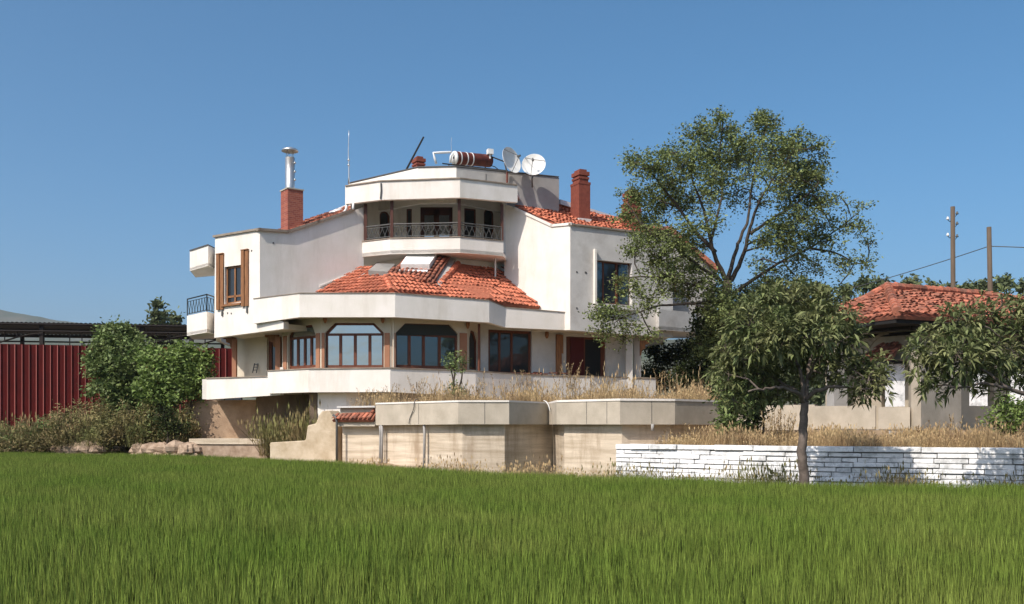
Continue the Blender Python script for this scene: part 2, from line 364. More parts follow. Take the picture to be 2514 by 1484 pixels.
def scatter(name, mat_, variants, pts, rots, scl, label, cat, kind='stuff'):
    """ground cover: a few clump meshes instanced over many points, all inside one object"""
    V = []; Fc = []; var = []; tint = []
    for vi, (vs, fs, ts) in enumerate(variants):
        b = len(V); V += vs; Fc += [tuple(b + i for i in f) for f in fs]; var += [vi] * len(vs); tint += ts
    nb = len(V); V += [tuple(p) for p in pts]
    me = bpy.data.meshes.new(name); me.from_pydata(V, [], Fc); me.materials.append(mat_)
    n = len(V); z = np.zeros
    a1 = me.attributes.new('variant', 'INT', 'POINT'); a1.data.foreach_set('value', np.array(var + [9] * len(pts), dtype=np.int32))
    a2 = me.attributes.new('rot', 'FLOAT_VECTOR', 'POINT'); r = z((n, 3), dtype=np.float32); r[nb:] = rots; a2.data.foreach_set('vector', r.ravel())
    a3 = me.attributes.new('scl', 'FLOAT_VECTOR', 'POINT'); q = np.ones((n, 3), dtype=np.float32); q[nb:] = scl; a3.data.foreach_set('vector', q.ravel())
    a4 = me.attributes.new('tint', 'FLOAT', 'FACE'); a4.data.foreach_set('value', tint)
    o = bpy.data.objects.new(name, me); C.objects.link(o); tag(o, label, cat, kind=kind)
    g = bpy.data.node_groups.new(name, 'GeometryNodeTree'); g.interface.new_socket('Geometry', in_out='INPUT', socket_type='NodeSocketGeometry'); g.interface.new_socket('Geometry', in_out='OUTPUT', socket_type='NodeSocketGeometry')
    N = g.nodes; L = g.links; gi = N.new('NodeGroupInput'); go = N.new('NodeGroupOutput')
    na = N.new('GeometryNodeInputNamedAttribute'); na.data_type = 'INT'; na.inputs['Name'].default_value = 'variant'
    def eq(k):
        c = N.new('FunctionNodeCompare'); c.data_type = 'INT'; c.operation = 'EQUAL'; L.new(na.outputs['Attribute'], c.inputs[2]); c.inputs[3].default_value = k; return c.outputs[0]
    def sep(k):
        s_ = N.new('GeometryNodeSeparateGeometry'); s_.domain = 'POINT'; L.new(gi.outputs[0], s_.inputs[0]); L.new(eq(k), s_.inputs[1]); return s_.outputs[0]
    jn = N.new('GeometryNodeJoinGeometry')
    for k in range(len(variants)):
        gt = N.new('GeometryNodeGeometryToInstance'); L.new(sep(k), gt.inputs[0]); L.new(gt.outputs[0], jn.inputs[0])
    mp = N.new('GeometryNodeMeshToPoints'); L.new(sep(9), mp.inputs[0])
    ip = N.new('GeometryNodeInstanceOnPoints'); L.new(mp.outputs[0], ip.inputs['Points']); L.new(jn.outputs[0], ip.inputs['Instance']); ip.inputs['Pick Instance'].default_value = True
    rv = N.new('FunctionNodeRandomValue'); rv.data_type = 'INT'
    mi = [i for i in rv.inputs if i.type == 'INT' and i.name == 'Min'][0]; ma = [i for i in rv.inputs if i.type == 'INT' and i.name == 'Max'][0]
    mi.default_value = 0; ma.default_value = len(variants) - 1
    L.new([x for x in rv.outputs if x.type == 'INT'][0], ip.inputs['Instance Index'])
    for nm, key in (('rot', 'Rotation'), ('scl', 'Scale')):
        q = N.new('GeometryNodeInputNamedAttribute'); q.data_type = 'FLOAT_VECTOR'; q.inputs['Name'].default_value = nm; L.new(q.outputs['Attribute'], ip.inputs[key])
    L.new(ip.outputs[0], go.inputs[0])
    md = o.modifiers.new('scatter', 'NODES'); md.node_group = g
    return o

def blade_clump(n, R, h, wd, lean=.18, curve=.25, heads=0.0, hmin=.62):
    vs = []; fs = []; ts = []
    for _ in range(n):
        x, y = random.uniform(-R, R), random.uniform(-R, R); hh = h * random.uniform(hmin, 1.06); a_ = random.uniform(0, 6.283)
        fx, fy = math.cos(a_), math.sin(a_); b_ = random.uniform(0, 6.283); lx, ly = math.cos(b_) * lean * hh * random.random(), math.sin(b_) * lean * hh * random.random()
        w0 = wd * random.uniform(.7, 1.3); k = len(vs); cv = random.uniform(0, curve)
        t_ = random.random()
        for (q, ww) in ((0, w0), (.45, w0 * .95), (.8, w0 * .7)):
            ox = lx * q + lx * cv * 3 * q * q; oy = ly * q + ly * cv * 3 * q * q
            vs += [(x + ox - fy * ww / 2, y + oy + fx * ww / 2, hh * q), (x + ox + fy * ww / 2, y + oy - fx * ww / 2, hh * q)]
        ox = lx + lx * cv * 3; oy = ly + ly * cv * 3; vs.append((x + ox, y + oy, hh * (1 - cv * .15)))
        fs += [(k, k + 1, k + 3, k + 2), (k + 2, k + 3, k + 5, k + 4), (k + 4, k + 5, k + 6)]; ts += [t_] * 3
        if random.random() < heads:
            k = len(vs); tx, ty, tz = vs[-1]; r_ = wd * 2.2; l_ = h * .13
            vs += [(tx, ty, tz - l_ * .4), (tx + r_ * fx, ty + r_ * fy, tz + l_ * .3), (tx, ty, tz + l_), (tx - r_ * fx, ty - r_ * fy, tz + l_ * .3)]
            fs.append((k, k + 1, k + 2, k + 3)); ts.append(min(1, t_ + .3))
    return vs, fs, ts
# ================================================================== THE SETTING
g = MB(); g.add([(-3500, -300, 0), (3500, -300, 0), (3500, 6000, 0), (-3500, 6000, 0)], [(0, 1, 2, 3)])
tag(g.build('ground', M['fieldsoil']), kind='structure')

EDGE = [(-1500, 60), (-700, 53), (0, 46), (300, 41.5), (600, 37.3), (840, 31.9), (1120, 26.4), (1250, 25.0), (1520, 23.0), (1970, 19.9), (2514, 19.0), (3400, 18.0)]
EX = [(Wp(p, d)) for p, d in EDGE]
def edge_y(x):
    for (x0, y0), (x1, y1) in zip(EX, EX[1:]):
        if x0 <= x <= x1: return y0 + (y1 - y0) * (x - x0) / (x1 - x0)
    return EX[0][1] if x < EX[0][0] else EX[-1][1]

# bank on the left rising from the field to the sheet-metal fence
nx, ny = 110, 60; vs = []; fs = []
for j in range(ny):
    for i in range(nx):
        x = -75 + 72 * i / (nx - 1); yy = edge_y(x) + .3 + 45 * (j / (ny - 1)) ** 1.6
        dd = yy - edge_y(x); px = CXP + x * F / yy
        top = 2.0 if px < 250 else (2.0 - (px - 250) / 190 * 1.45 if px < 440 else .5)
        t_ = min(1, dd / 2.0); zz = .9 * t_ * t_ * (3 - 2 * t_) * min(1, top / .9) + max(0, min(1, (dd - 1.5) / 7)) * max(0, top - .9)
        vs.append((x, yy, -.1 + zz + .08 * math.sin(x * 1.7 + yy) * math.sin(yy * 2.1 - x)))
for j in range(ny - 1):
    for i in range(nx - 1):
        k = j * nx + i; fs.append((k, k + 1, k + nx + 1, k + nx))
g = MB(); g.add(vs, fs); tag(g.build('earth_bank', M['soil'], smooth=True), kind='structure')

# far hills
def hill(prof, d, depth, nm):
    vs = []; n = len(prof)
    for k, (dy, s_) in enumerate(((0, 0), (depth * .15, .55), (depth * .5, 1.0), (depth, 0))):
        for px, py in prof:
            b = P3(px, py, d + depth * .5); x0 = b.x
            vs.append((x0, d + dy, (b.z - 0) * s_ + (random.uniform(-1, 1) * 4 if s_ == .55 else 0)))
    fs = [(r * n + i, r * n + i + 1, (r + 1) * n + i + 1, (r + 1) * n + i) for r in range(3) for i in range(n - 1)]
    g = MB(); g.add(vs, fs); return tag(g.build(nm, M['hill'], smooth=True), kind='structure')
pr = []
for i in range(90):
    px = -1300 + i * 20
    y = 745 + 14 * math.sin(px * .006) if px < -200 else 757 + (px + 200) * .018 + max(0, px - 0) * .17 if px < 150 else 786 + (px - 150) * .16
    pr.append((px, min(1040, y + random.uniform(-1.2, 1.2))))
hill(pr, 1700, 700, 'hill')
pr = [(px, 832 + 6 * math.sin(px * .01) + random.uniform(-1, 1) + max(0, px - 1500) * .04) for px in range(-1400, 4000, 25)]
hill(pr, 900, 300, 'far_ridge')

# raised garden ground between the garden wall and the house
GW = [(829, 35.4), (922, 34.6), (1125, 31.3), (1250, 31.3), (1347, 33.3), (1366, 31.6), (1522, 29.7), (1657, 30.1), (1790, 31.8)]
gp = [Wp(p, d) for p, d in GW]
inner = [(p.x, p.y) for p in MB().ribbon(gp, 0, 1, .42)]
g = MB(); g.prism(inner + [Wp(1850, 60), Wp(845, 60)], 0, 2.42); tag(g.build('garden_ground', M['soil']), kind='structure')
g = MB(); g.prism([Wp(1530, 28.9), Wp(1964, 25.6), Wp(2514, 23.4), Wp(3400, 21.5), Wp(3400, 62), Wp(1700, 62)], 0, 1.12); tag(g.build('lower_garden_ground', M['soil']), kind='structure')
g = MB(); g.prism([Wp(1862, 32.0), Wp(2000, 30.1), Wp(2235, 29.6), Wp(2800, 29.9), Wp(3400, 32), Wp(3400, 61), Wp(1862, 61)], 1.0, 1.62); tag(g.build('pavilion_ground', M['soil']), kind='structure')

# ================================================================== THE HOUSE
H = thing('house', (0, 40, 0), 'large white modern villa with angled walls, three storeys and red tiled roofs', 'house')
zA, zB = 9.28, 5.4
LWL = Pl(Wp(528, 39.6), Wp(638, 38.0))
c36 = math.radians(36); A0 = Wp(638, 38.0)
LWR = Pl(A0, (A0[0] + math.cos(c36), A0[1] + math.sin(c36)))
B0 = Wp(1400, 39.9); c29 = math.radians(29)
RWR = Pl(B0, (B0[0] + math.cos(c29), B0[1] + math.sin(c29)))
D45 = math.radians(33)
RWL = Pl((B0[0] - 6 * math.cos(D45), B0[1] + 6 * math.sin(D45)), B0)

# --- left wing
X = LWL.xy
win = [X(551.5, 656), X(593, 650.5), X(593, 741), X(551.5, 748.5)]
g = MB(); g.poly(LWL, [X(526, 830), X(696, 808), X(696, 790), X(638, 780), X(638, 565), X(528, 583)], [win], .25)
g.build('wall', M['white'], H)
X = LWR.xy
g = MB(); g.poly(LWR, [(0.003, zA - .02), X(705, 571), X(780, 547), X(866, 518), (LWR.s_at(893), X(893, 508)[1]), (LWR.s_at(893), 5.6), (0.003, 5.6)], [], .22, -.002)
g.build('wall', M['white'], H)
g = MB()   # sloping coping over the wing's right wall
g.strip(LWR, [(-.05, zA + .01), (LWR.s_at(705), X(705, 571)[1] + .03), (LWR.s_at(780), X(780, 547)[1] + .03), (LWR.s_at(866), X(866, 518)[1] + .03)], .10, -.25, .10)
X = LWL.xy
g.strip(LWL, [(LWL.s_at(527), X(528, 583)[1] + .03), (LWL.L + .05, zA + .03)], .08, -.25, .07)
g.build('coping', M['coping'], H)
# back walls closing the left wing volume
lb = LWL.p(0, 0); g = MB()
back = [(lb.x, lb.y), (lb.x + 1.9, lb.y + 3.0), (lb.x + 1.9, lb.y + 9), (-3, 50), (-3, 47)]
g.ribbon([(lb.x + .03, lb.y + .03), (-12.70, 42.5), (-13.1, 47.5)], 5.4, 9.25, -.2)
g.build('wall', M['white'], H)
# floor slab and ceiling of the left wing
g = MB(); g.prism([(LWL.p(.1, 0, -.2).x, LWL.p(.1, 0, -.2).y), (LWL.p(LWL.s_at(692), 0, -.2).x, LWL.p(LWL.s_at(692), 0, -.2).y), Wp(900, 40.6), (-3, 46), (lb.x + 2, lb.y + 8)], 5.42, 5.62)
g.build('floor_slab', M['cream'], H)
# left wing roof behind the copings
q = [LWR.p(LWR.s_at(705), 9.30, -.3), LWR.p(LWR.s_at(866), 10.42, -.3), P3(852, 507, 43.5), P3(750, 549, 42.5), P3(690, 569, 41.5)]
t_ = tiles(q, up=(q[1] - q[0]), mess=1.6); t_.build('roof', M['oldtile'], H)
g = MB(); g.tube([P3(745, 549, 42.4), P3(800, 529, 43), P3(851, 508, 43.5)], .09, 6)
g.tube([P3(812, 528, 42), P3(838, 518, 42.2)], .14, 7)
g.build('ridge_flashing', M['pvc'], H, smooth=True)
g = MB(); g.tube([P3(851, 500, 40.6), P3(850, 514, 40.5), P3(846, 520, 40.5), P3(834, 528, 40.6)], .055, 8); g.build('drain_pipe', M['pvc'], H, smooth=True); g = MB()
g.tube([P3(867, 500, 40.2), P3(867, 514, 40.1)], .045, 8)
g.build('drain_pipe', M['pvc'], H, smooth=True)
# flashing line across the right wall of the left wing
X = LWR.xy; g = MB(); g.strip(LWR, [X(786, 703), X(905, 655)], .05, .0, .05); g.build('flashing', M['white'], H)

def glazed(parent, pl, outer, bars, fr=.07, depth=-.14, matf='wood', matg='glass', name='window', fdep=.06, gl_off=None, reveal=None):
    """frame following an opening with glazing bars; pane is a sub-part"""
    g = MB(); n = len(outer); c = Vector((sum(p[0] for p in outer) / n, sum(p[1] for p in outer) / n))
    pts = [((p[0] - c.x) * (1 - fr * .4 / max(.2, abs(p[0] - c.x))) + c.x, (p[1] - c.y) * (1 - fr * .4 / max(.2, abs(p[1] - c.y))) + c.y) for p in outer]
    g.strip(pl, pts + [pts[0]], fr, depth - fdep * .5, depth + fdep * .5)
    for b in bars: g.bar(pl, b[0], b[1], b[2], b[3], depth - fdep * .4, depth + fdep * .42)
    o = g.build(name, M[matf], parent)
    g = MB(); g.poly(pl, pts, [], .02, depth - .01)
    g.build('pane', M[matg], o)
    return o

X = LWL.xy
a0, a1 = X(551.5, 0)[0], X(593, 0)[0]; zt, zb = X(551.5, 657)[1], X(551.5, 747.5)[1]; am = (a0 + a1) / 2
zt2 = X(572, 653)[1]
g = glazed(H, LWL, [(a0, X(551.5, 656)[1]), (a1, X(593, 650.5)[1]), (a1, X(593, 741)[1]), (a0, X(551.5, 748.5)[1])],
           [(am - .04, am + .04, zb, zt2), (a0, a1, zb + .25, zb + .33)], fr=.08, depth=-.12, matf='oak', matg='darkglass')
g = MB(); g.bar(LWL, a0 - .12, a1 + .02, zb - .10, zb - .02, -.05, .10); g.build('window_sill', M['oak'], H)
for (p0, p1, y0, y1) in ((534.5, 550.5, 626.5, 762), (595.5, 611.5, 616.5, 753.5)):
    g = MB(); s0, s1 = X(p0, 0)[0], X(p1, 0)[0]; z1, z0 = X(p0, y0)[1], X(p0, y1)[1]; m_ = s0 + (s1 - s0) * .48
    g.bar(LWL, s0, m_ - .01, z0, z1, .012, .085); g.bar(LWL, m_ + .01, s1, z0, z1 - .01, .012, .06)
    g.bar(LWL, s0 - .01, s1 + .01, z1 + .002, z1 + .035, .012, .10)
    o = g.build('shutter', M['oak'], H)
    g = MB(); g.bar(LWL, s1 - .13, s1 - .05, z0 - .26, z0 - .004, .012, .05); q_ = g.build('shutter_stay', M['railgrey'], o)

# --- boxes on the far left: upper canopy and lower balcony with railing
L1 = [Wp(466, 43.0), Wp(511, 41.6), Wp(532, 42.6)]
g = MB(); g.ribbon(L1, [8.5, 8.5, 8.5], [9.35, 9.35, 9.35], .2); g.prism([L1[0], L1[1], (L1[2][0], L1[2][1]), Wp(530, 44.5), Wp(480, 45)], 8.52, 8.62)
o = g.build('canopy', M['white'], H)
g = MB(); g.ribbon([(x, y - .05) for x, y in L1], 9.35, 9.40, .3); g.build('canopy_coping', M['darkcoping'], H)
L2 = [Wp(459, 43.0), Wp(508, 41.4), Wp(530, 42.4)]
g = MB(); g.ribbon(L2, [5.68] * 3, [6.55] * 3, .15); g.prism([L2[0], L2[1], L2[2], Wp(530, 44.5), Wp(474, 45)], 5.70, 5.82)
bal = g.build('balcony', M['white'], H)
def railing(pts, zb_, h_, mt, parent, dens=.13, posts=True):
    g = MB(); pts = [Vector((p[0], p[1], 0)) for p in pts]
    for a_, b_ in zip(pts, pts[1:]):
        n = max(1, int((b_ - a_).length / dens)); Zb = Vector((0, 0, zb_)); up = Vector((0, 0, h_))
        g.tube([a_ + Zb + up, b_ + Zb + up], .028, 6); g.tube([a_ + Zb + Vector((0, 0, .07)), b_ + Zb + Vector((0, 0, .07))], .018, 5); g.tube([a_ + Zb + up * .84, b_ + Zb + up * .84], .014, 5)
        t = (b_ - a_).normalized()
        for i in range(n + 1):
            p = a_.lerp(b_, i / n) + Zb; sg = 1 if i % 2 else -1
            if i in (0, n): g.tube([p, p + up * 1.02], .025, 6); continue
            am_ = dens * .42
            g.tube([p + Vector((0, 0, h_ * q)) + t * (sg * am_ * math.sin(q * math.pi * 2.0)) for q in (.07, .2, .33, .46, .58, .71, .84)], .011, 4, False)
    return g.build('railing', mt, parent)
o = railing([(x * 1.0, y) for x, y in [Wp(460, 43.05), Wp(508, 41.5), Wp(526, 42.3)]], 6.56, .72, M['iron'], H, .14)

# --- right wing
X = RWL.xy
s55 = X(1355, 557); sA = X(1262, 514)
g = MB(); g.poly(RWL, [(6.0, 9.86), s55, sA, (RWL.s_at(1238), sA[1] + (sA[0] - RWL.s_at(1238)) * .36), (RWL.s_at(1238), 5.7), (6.0, 5.63)], [], .22)
g.build('wall', M['white'], H)
g = MB(); g.strip(RWL, [(RWL.s_at(1246), sA[1] + (sA[0] - RWL.s_at(1246)) * .36 + .04), (sA[0], sA[1] + .04), (s55[0], s55[1] + .04), (6.03, 9.90)], .10, -.22, .05); g.build('coping', M['white'], H)
X = RWR.xy
wz = [X(1461.5, 638), X(1552, 646), X(1552, 738), X(1461.5, 744)]
ub = X(1461.5, 744)[1]
wz = [(wz[0][0], wz[0][1]), (wz[1][0], wz[0][1]), (wz[1][0], ub), (wz[0][0], ub)]
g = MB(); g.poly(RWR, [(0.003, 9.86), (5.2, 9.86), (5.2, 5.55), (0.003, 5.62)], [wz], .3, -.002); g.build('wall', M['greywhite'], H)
g = MB(); g.strip(RWR, [(-.04, 9.89), (5.25, 9.89)], .07, -.3, .07); g.build('coping', M['coping'], H)
j0 = X(1456.5, 613)
g = MB(); g.bar(RWR, wz[0][0] - .10, wz[0][0] - .003, ub - .15, j0[1], .002, .13); g.build('window_surround', M['white'], H)
ww = wz[1][0] - wz[0][0]; s0 = wz[0][0]
glazed(H, RWR, wz, [(s0 + ww * .26, s0 + ww * .30, ub, wz[0][1]), (s0 + ww * .62, s0 + ww * .67, ub, wz[0][1])], fr=.07, depth=-.22, matf='wood', matg='darkglass')
g = MB(); g.bar(RWR, s0, wz[1][0] + .02, ub - .22, ub - .03, .003, .14); g.build('window_sill', M['greywhite'], H)
g = MB(); g.bar(RWR, s0 + .05, s0 + ww * .24, ub + .05, wz[0][1] - .06, -.19, -.17); g.bar(RWR, s0 + ww * .69, s0 + ww - .06, ub + .05, wz[0][1] - .06, -.19, -.17); g.build('glass_panel', M['midglass'], H)
# holes left by old fixings in the plaster
g = MB()
for pl, lst in ((RWR, ((1416, 668), (1437, 669), (1439, 670), (1416, 757))), (LWL, ((548, 770), (559, 769), (568, 770), (618, 616))), (LWR, ((671, 597),))):
    for px, py in lst:
        s_, z_ = pl.xy(px, py); g = MB(); g.bar(pl, s_ - .03, s_ + .03, z_ - .035, z_ + .03, .001, .012); g.build('wall_fixing', M['darkcoping'], H)
# slab and far side of the right wing
r5 = RWR.p(5.2, 0); g = MB()
g.prism([(B0[0] - .05, B0[1] + .15), (RWR.p(5.1, 0, -.1).x, RWR.p(5.1, 0, -.1).y), (r5.x + .2, r5.y + 5), (1.0, 47), (-.6, 43.4)], 5.66, 5.86); g.build('floor_slab', M['cream'], H)
g = MB(); g.ribbon([(r5.x, r5.y + .01), (r5.x - .3, r5.y + 6)], 5.6, 9.8, .22); g.build('wall', M['greywhite'], H)
# right wing roof
q = [RWL.p(s55[0] + .0, 9.93, -.26), RWL.p(5.75, 9.78, -.3), RWR.p(5.1, 9.80, -.3), P3(1548, 553, 46.5), P3(1372, 501, 44.3), P3(1262, 499, 43.0), RWL.p(sA[0], sA[1] - .05, -.26)]
t_ = tiles(q, mess=2.0); t_.build('roof', M['tile'], H)
g = MB(); ra, rb = P3(1371, 500, 44.3), P3(1556, 556, 46.8); dv = (rb - ra).normalized(); sd_ = dv.cross(Vector((0, 0, 1))).normalized() * .14
g.hexa([ra - sd_ - Vector((0, 0, .05)), rb - sd_ - Vector((0, 0, .05)), rb + sd_ - Vector((0, 0, .05)), ra + sd_ - Vector((0, 0, .05)), ra - sd_ + Vector((0, 0, .16)), rb - sd_ + Vector((0, 0, .16)), rb + sd_ + Vector((0, 0, .16)), ra + sd_ + Vector((0, 0, .16))])
g.build('ridge_coping', M['pvc'], H)
# gabled rear part of the house, mostly behind the tree
PB = Pl(Wp(1560, 46.5), Wp(1760, 46.8)); X = PB.xy
g = MB(); g.poly(PB, [X(1560, 562), X(1645, 566), X(1757, 660), X(1757, 830), X(1560, 830)], [[X(1618, 640), X(1660, 642), X(1660, 730), X(1618, 728)]], .3); g.build('wall', M['greyblock'], H)
g = MB(); g.slab3([PB.p(*X(1560, 556), .3), PB.p(*X(1648, 560), .3), PB.p(*X(1648, 560), -5), PB.p(*X(1560, 556), -5)], (0, 0, -.15))
g.slab3([PB.p(*X(1646, 560), .3), PB.p(*X(1764, 660), .3), PB.p(*X(1764, 660), -5), PB.p(*X(1646, 560), -5)], (-.1, 0, -.18)); g.build('roof', M['oldtile'], H)
glazed(H, PB, [X(1618, 640), X(1660, 642), X(1660, 730), X(1618, 728)], [], matg='darkglass')
# balcony on the right
L3 = [Wp(1603, 42.6), Wp(1618, 41.5), Wp(1707, 42.7), Wp(1712, 45)]
g = MB(); g.ribbon(L3, [5.8, 5.8, 5.8, 5.8], [6.66] * 4, .16); g.prism([L3[0], L3[1], L3[2], L3[3], Wp(1604, 45)], 5.82, 5.95); g.build('balcony', M['greywhite'], H)

# --- band (tile-roof parapet) over the ground floor
BND = [(627, 38.05), (735, 36.6), (970, 36.6), (1201, 38.3), (1241, 39.0), (1394, 40.1)]
bp = [Wp(p, d) for p, d in BND]
zt = [6.62, 6.65, 6.65, 6.60, 6.42, 6.34]; zb = [5.68, 5.78, 5.78, 5.76, 5.64, 5.64]
# keep it a hair in front of the wing wall
off = LWL.n * .10; bp[0] = (bp[0][0] + off.x, bp[0][1] + off.y)
g = MB(); inn = g.ribbon(bp, zb, zt, .22); g.build('parapet', M['white'], H)
g = MB(); g.ribbon([(x, y - .03) for x, y in bp], [z + .003 for z in zt], [z + .035 for z in zt], .33); g.build('coping', M['coping'], H)
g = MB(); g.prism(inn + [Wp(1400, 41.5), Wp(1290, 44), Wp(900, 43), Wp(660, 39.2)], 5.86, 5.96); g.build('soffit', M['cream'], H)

# --- lower tile roofs
zf = 6.56
q = [P3(772, 718, 38.7), P3(962, 719, 36.95), P3(947, 683, 38.4), P3(907, 655, 40.4), P3(880, 664, 40.4)]
q[0].z -= .05
g = tiles(q, mess=1.2); lo = [Vector((-4.4, 36.95, 6.60)), Vector((-8.0, 37.0, 6.55))]
q = [P3(962, 719, 36.95), P3(1200, 733, 38.55), P3(1232, 676, 42.0), P3(1218, 660, 42.2), P3(1126, 648, 40.9), P3(1085, 688, 39.0), P3(947, 683, 38.4)]
tiles(q, up=None, mb=g, mess=1.2)
q = [P3(1200, 733, 38.55), P3(1243, 754, 39.25), P3(1337, 756, 40.9), P3(1232, 668, 42.6)]
tiles(q, mb=g, mess=1.4, lift=.05)
ridge(g, P3(961, 714, 37.0), P3(946, 680, 38.5), .12)
ridge(g, P3(1085, 694, 38.9), P3(1124, 648, 40.8), .14)
g.build('roof', M['tile'], H)
g = MB(); q = [P3(948, 684, 38.7), P3(1062, 701, 38.3), P3(1107, 632, 40.75), P3(1003, 631, 40.6)]
tiles(q, up=q[2] - q[1], mb=g, mess=1.2, lift=.12); g.build('roof', M['oldtile'], H)
g = MB(); g.slab3([P3(1062, 704, 38.3), P3(1082, 701, 38.5), P3(1118, 636, 40.8), P3(1107, 633, 40.8)], (0, 0, -.4)); g.build('roof_edge', M['greyblock'], H)
# hatches
q = [P3(984, 662, 39.2), P3(1054.5, 662, 39.1), P3(1073, 635.5, 40.3), P3(1002, 636, 40.3)]
g = MB(); g.slab3([v + Vector((0, -.08, .20)) for v in q], (0, .08, -.20)); g.build('roof_hatch', M['dish'], H)
g = MB(); a_, b_ = P3(980, 667, 39.1), P3(1050, 668, 39.0); g.tube([a_, b_], .08, 4); g.build('flashing', M['pvc'], H)
q = [P3(868, 695, 39.0), P3(930, 698, 38.6), P3(968, 676, 39.4), P3(905, 674, 39.7)]
q = [P3(905, 678, 39.0), P3(952, 681, 38.75), P3(971, 661, 39.9), P3(925, 660, 40.0)]
g = MB(); g.slab3([v + Vector((0, -.08, .20)) for v in q], (0, .05, -.18)); g.build('roof_hatch', M['steel'], H)
g = MB(); g.tube([P3(884, 683, 39.2), P3(905, 668, 39.9), P3(925, 660, 40.3)], .07, 6); g.build('flashing', M['pvc'], H)

# --- tower below and behind the roof terrace
TW = [Wp(905, 43.2), Wp(925, 42.0), Wp(985, 41.1), Wp(1120, 41.0), Wp(1222, 42.1), Wp(1262, 44.0)]
g = MB(); g.ribbon(TW, 6.2, 8.70, .2); g.build('wall', M['white'], H)
g = MB(); a_ = P3(1216, 622, 41.0); g.tube([a_, Vector((a_.x, a_.y, 7.7))], .035, 8); g.build('drain_pipe', M['pvc'], H, smooth=True)
TP = [Wp(887, 40.6), Wp(958, 39.9), Wp(1129.5, 39.6), Wp(1236, 40.5)]
g = MB(); inn = g.ribbon(TP, [8.70, 8.69, 8.69, 8.72], [9.28, 9.29, 9.30, 9.31], .18)
g.build('parapet', M['white'], H)
g = MB(); g.ribbon([(x, y - .03) for x, y in TP], [9.303, 9.303, 9.31, 9.32], [9.345] * 4, .26); g.build('coping', M['coping'], H)
g = MB(); g.prism([TP[0], TP[1], TP[2], TP[3], Wp(1262, 44.2), Wp(1200, 46), Wp(900, 46), Wp(880, 42)], 8.71, 8.84)
g.build('terrace_floor', M['white'], H)
railing([Wp(897, 40.55), Wp(961.5, 39.98), Wp(1127.5, 39.7), Wp(1231, 40.55)], 9.35, .56, M['railgrey'], H, .12)
# terrace rear wall with doors and windows
RB = Pl(Wp(955, 43.2), Wp(1165, 43.2)); X = RB.xy
ztop = 11.42
def arch(pl, p0, p1, ytop, zbot, n=10):
    a_, zt_ = pl.xy(p0, ytop); b_, _ = pl.xy(p1, ytop); r = (b_ - a_) / 2; c_ = (a_ + b_) / 2
    return [(a_, zbot), (b_, zbot)] + [(c_ + r * math.cos(math.pi * k / n), zt_ - r + r * math.sin(math.pi * k / n)) for k in range(0, n + 1)]
def rect(pl, p0, p1, y0, zbot):
    a_, z_ = pl.xy(p0, y0); b_, _ = pl.xy(p1, y0); return [(a_, zbot), (b_, zbot), (b_, z_), (a_, z_)]
RLF = Pl(Wp(905, 42.3), Wp(985, 43.2)); RRT = Pl(Wp(1128, 43.2), Wp(1262, 44.4))
door = rect(RB, 1032, 1111, 509, 8.86); nw = rect(RB, 998, 1011, 513, 9.1)
g = MB(); RB2 = RB
g.poly(RB, [(X(978, 0)[0], 8.84), (X(1128, 0)[0], 8.84), (X(1128, 0)[0], ztop), (X(978, 0)[0], ztop)], [door, nw], .15)
ar = arch(RLF, 932, 957, 517, 9.0)
RLX = RLF.xy; g.poly(RLF, [(RLX(896, 0)[0], 8.84), (RLX(978, 0)[0], 8.84), (RLX(978, 0)[0], ztop), (RLX(896, 0)[0], ztop)], [ar], .15)
dw = rect(RRT, 1140, 1169, 511, 8.9); ar2 = arch(RRT, 1188, 1212, 511.6, 8.95); RX = RRT.xy
g.poly(RRT, [(RX(1128, 0)[0], 8.84), (RX(1262, 0)[0], 8.84), (RX(1262, 0)[0], ztop), (RX(1128, 0)[0], ztop)], [dw, ar2], .15)
g.build('wall', M['white'], H)
a_, b_ = door[0][0], door[1][0]; dz = door[2][1]; m_ = (a_ + b_) / 2
glazed(H, RB, door, [(a_ + .04, b_ - .04, dz - .34, dz - .04), (m_ - .12, m_ + .12, 8.86, dz), (a_, a_ + .17, 8.86, dz), (b_ - .15, b_, 8.86, dz), (a_, b_, 8.86, 9.1)], fr=.10, depth=-.06, name='terrace_door', matf='darkwood')
glazed(H, RB, nw, [], matg='darkglass', depth=-.08); glazed(H, RLF, ar, [], matg='darkglass', depth=-.08); glazed(H, RRT, dw, [], matg='darkglass', depth=-.08); glazed(H, RRT, ar2, [], matg='darkglass', depth=-.08)
for px in (1018, 1159 - 40 + 15):
    s_, z_ = RB.xy(px, 497); g = MB(); g.lathe(RB.p(s_, z_, .12), [(0.01, .12), (.07, .08), (.09, -.02), (.05, -.1), (.01, -.13)], 10); g.bar(RB, s_ - .02, s_ + .02, z_, z_ + .05, .003, .1); g.build('wall_lamp', M['darkcoping'], H, smooth=True)
# side walls of the terrace
g = MB(); e0 = LWR.p(4.4, 0, -.2)
g.ribbon([(e0.x - .25, e0.y - .05), Wp(893, 42.6)], [8.8, 8.8], [11.4, 11.4], .15); g.build('wall', M['greywhite'], H)
g = MB(); g.ribbon([Wp(1262, 44.3), Wp(1242, 41.6)], 8.8, 11.4, -.15); g.build('wall', M['greywhite'], H)
# posts
for px, d in ((897.5, 40.55), (962, 39.98), (1127.5, 39.7), (1232.5, 40.58)):
    x, y = Wp(px, d); g = MB(); g.box((x, y + .02, (9.34 + 10.85) / 2), (.12, .12, 10.85 - 9.34)); g.build('post', M['darkwood'], H)
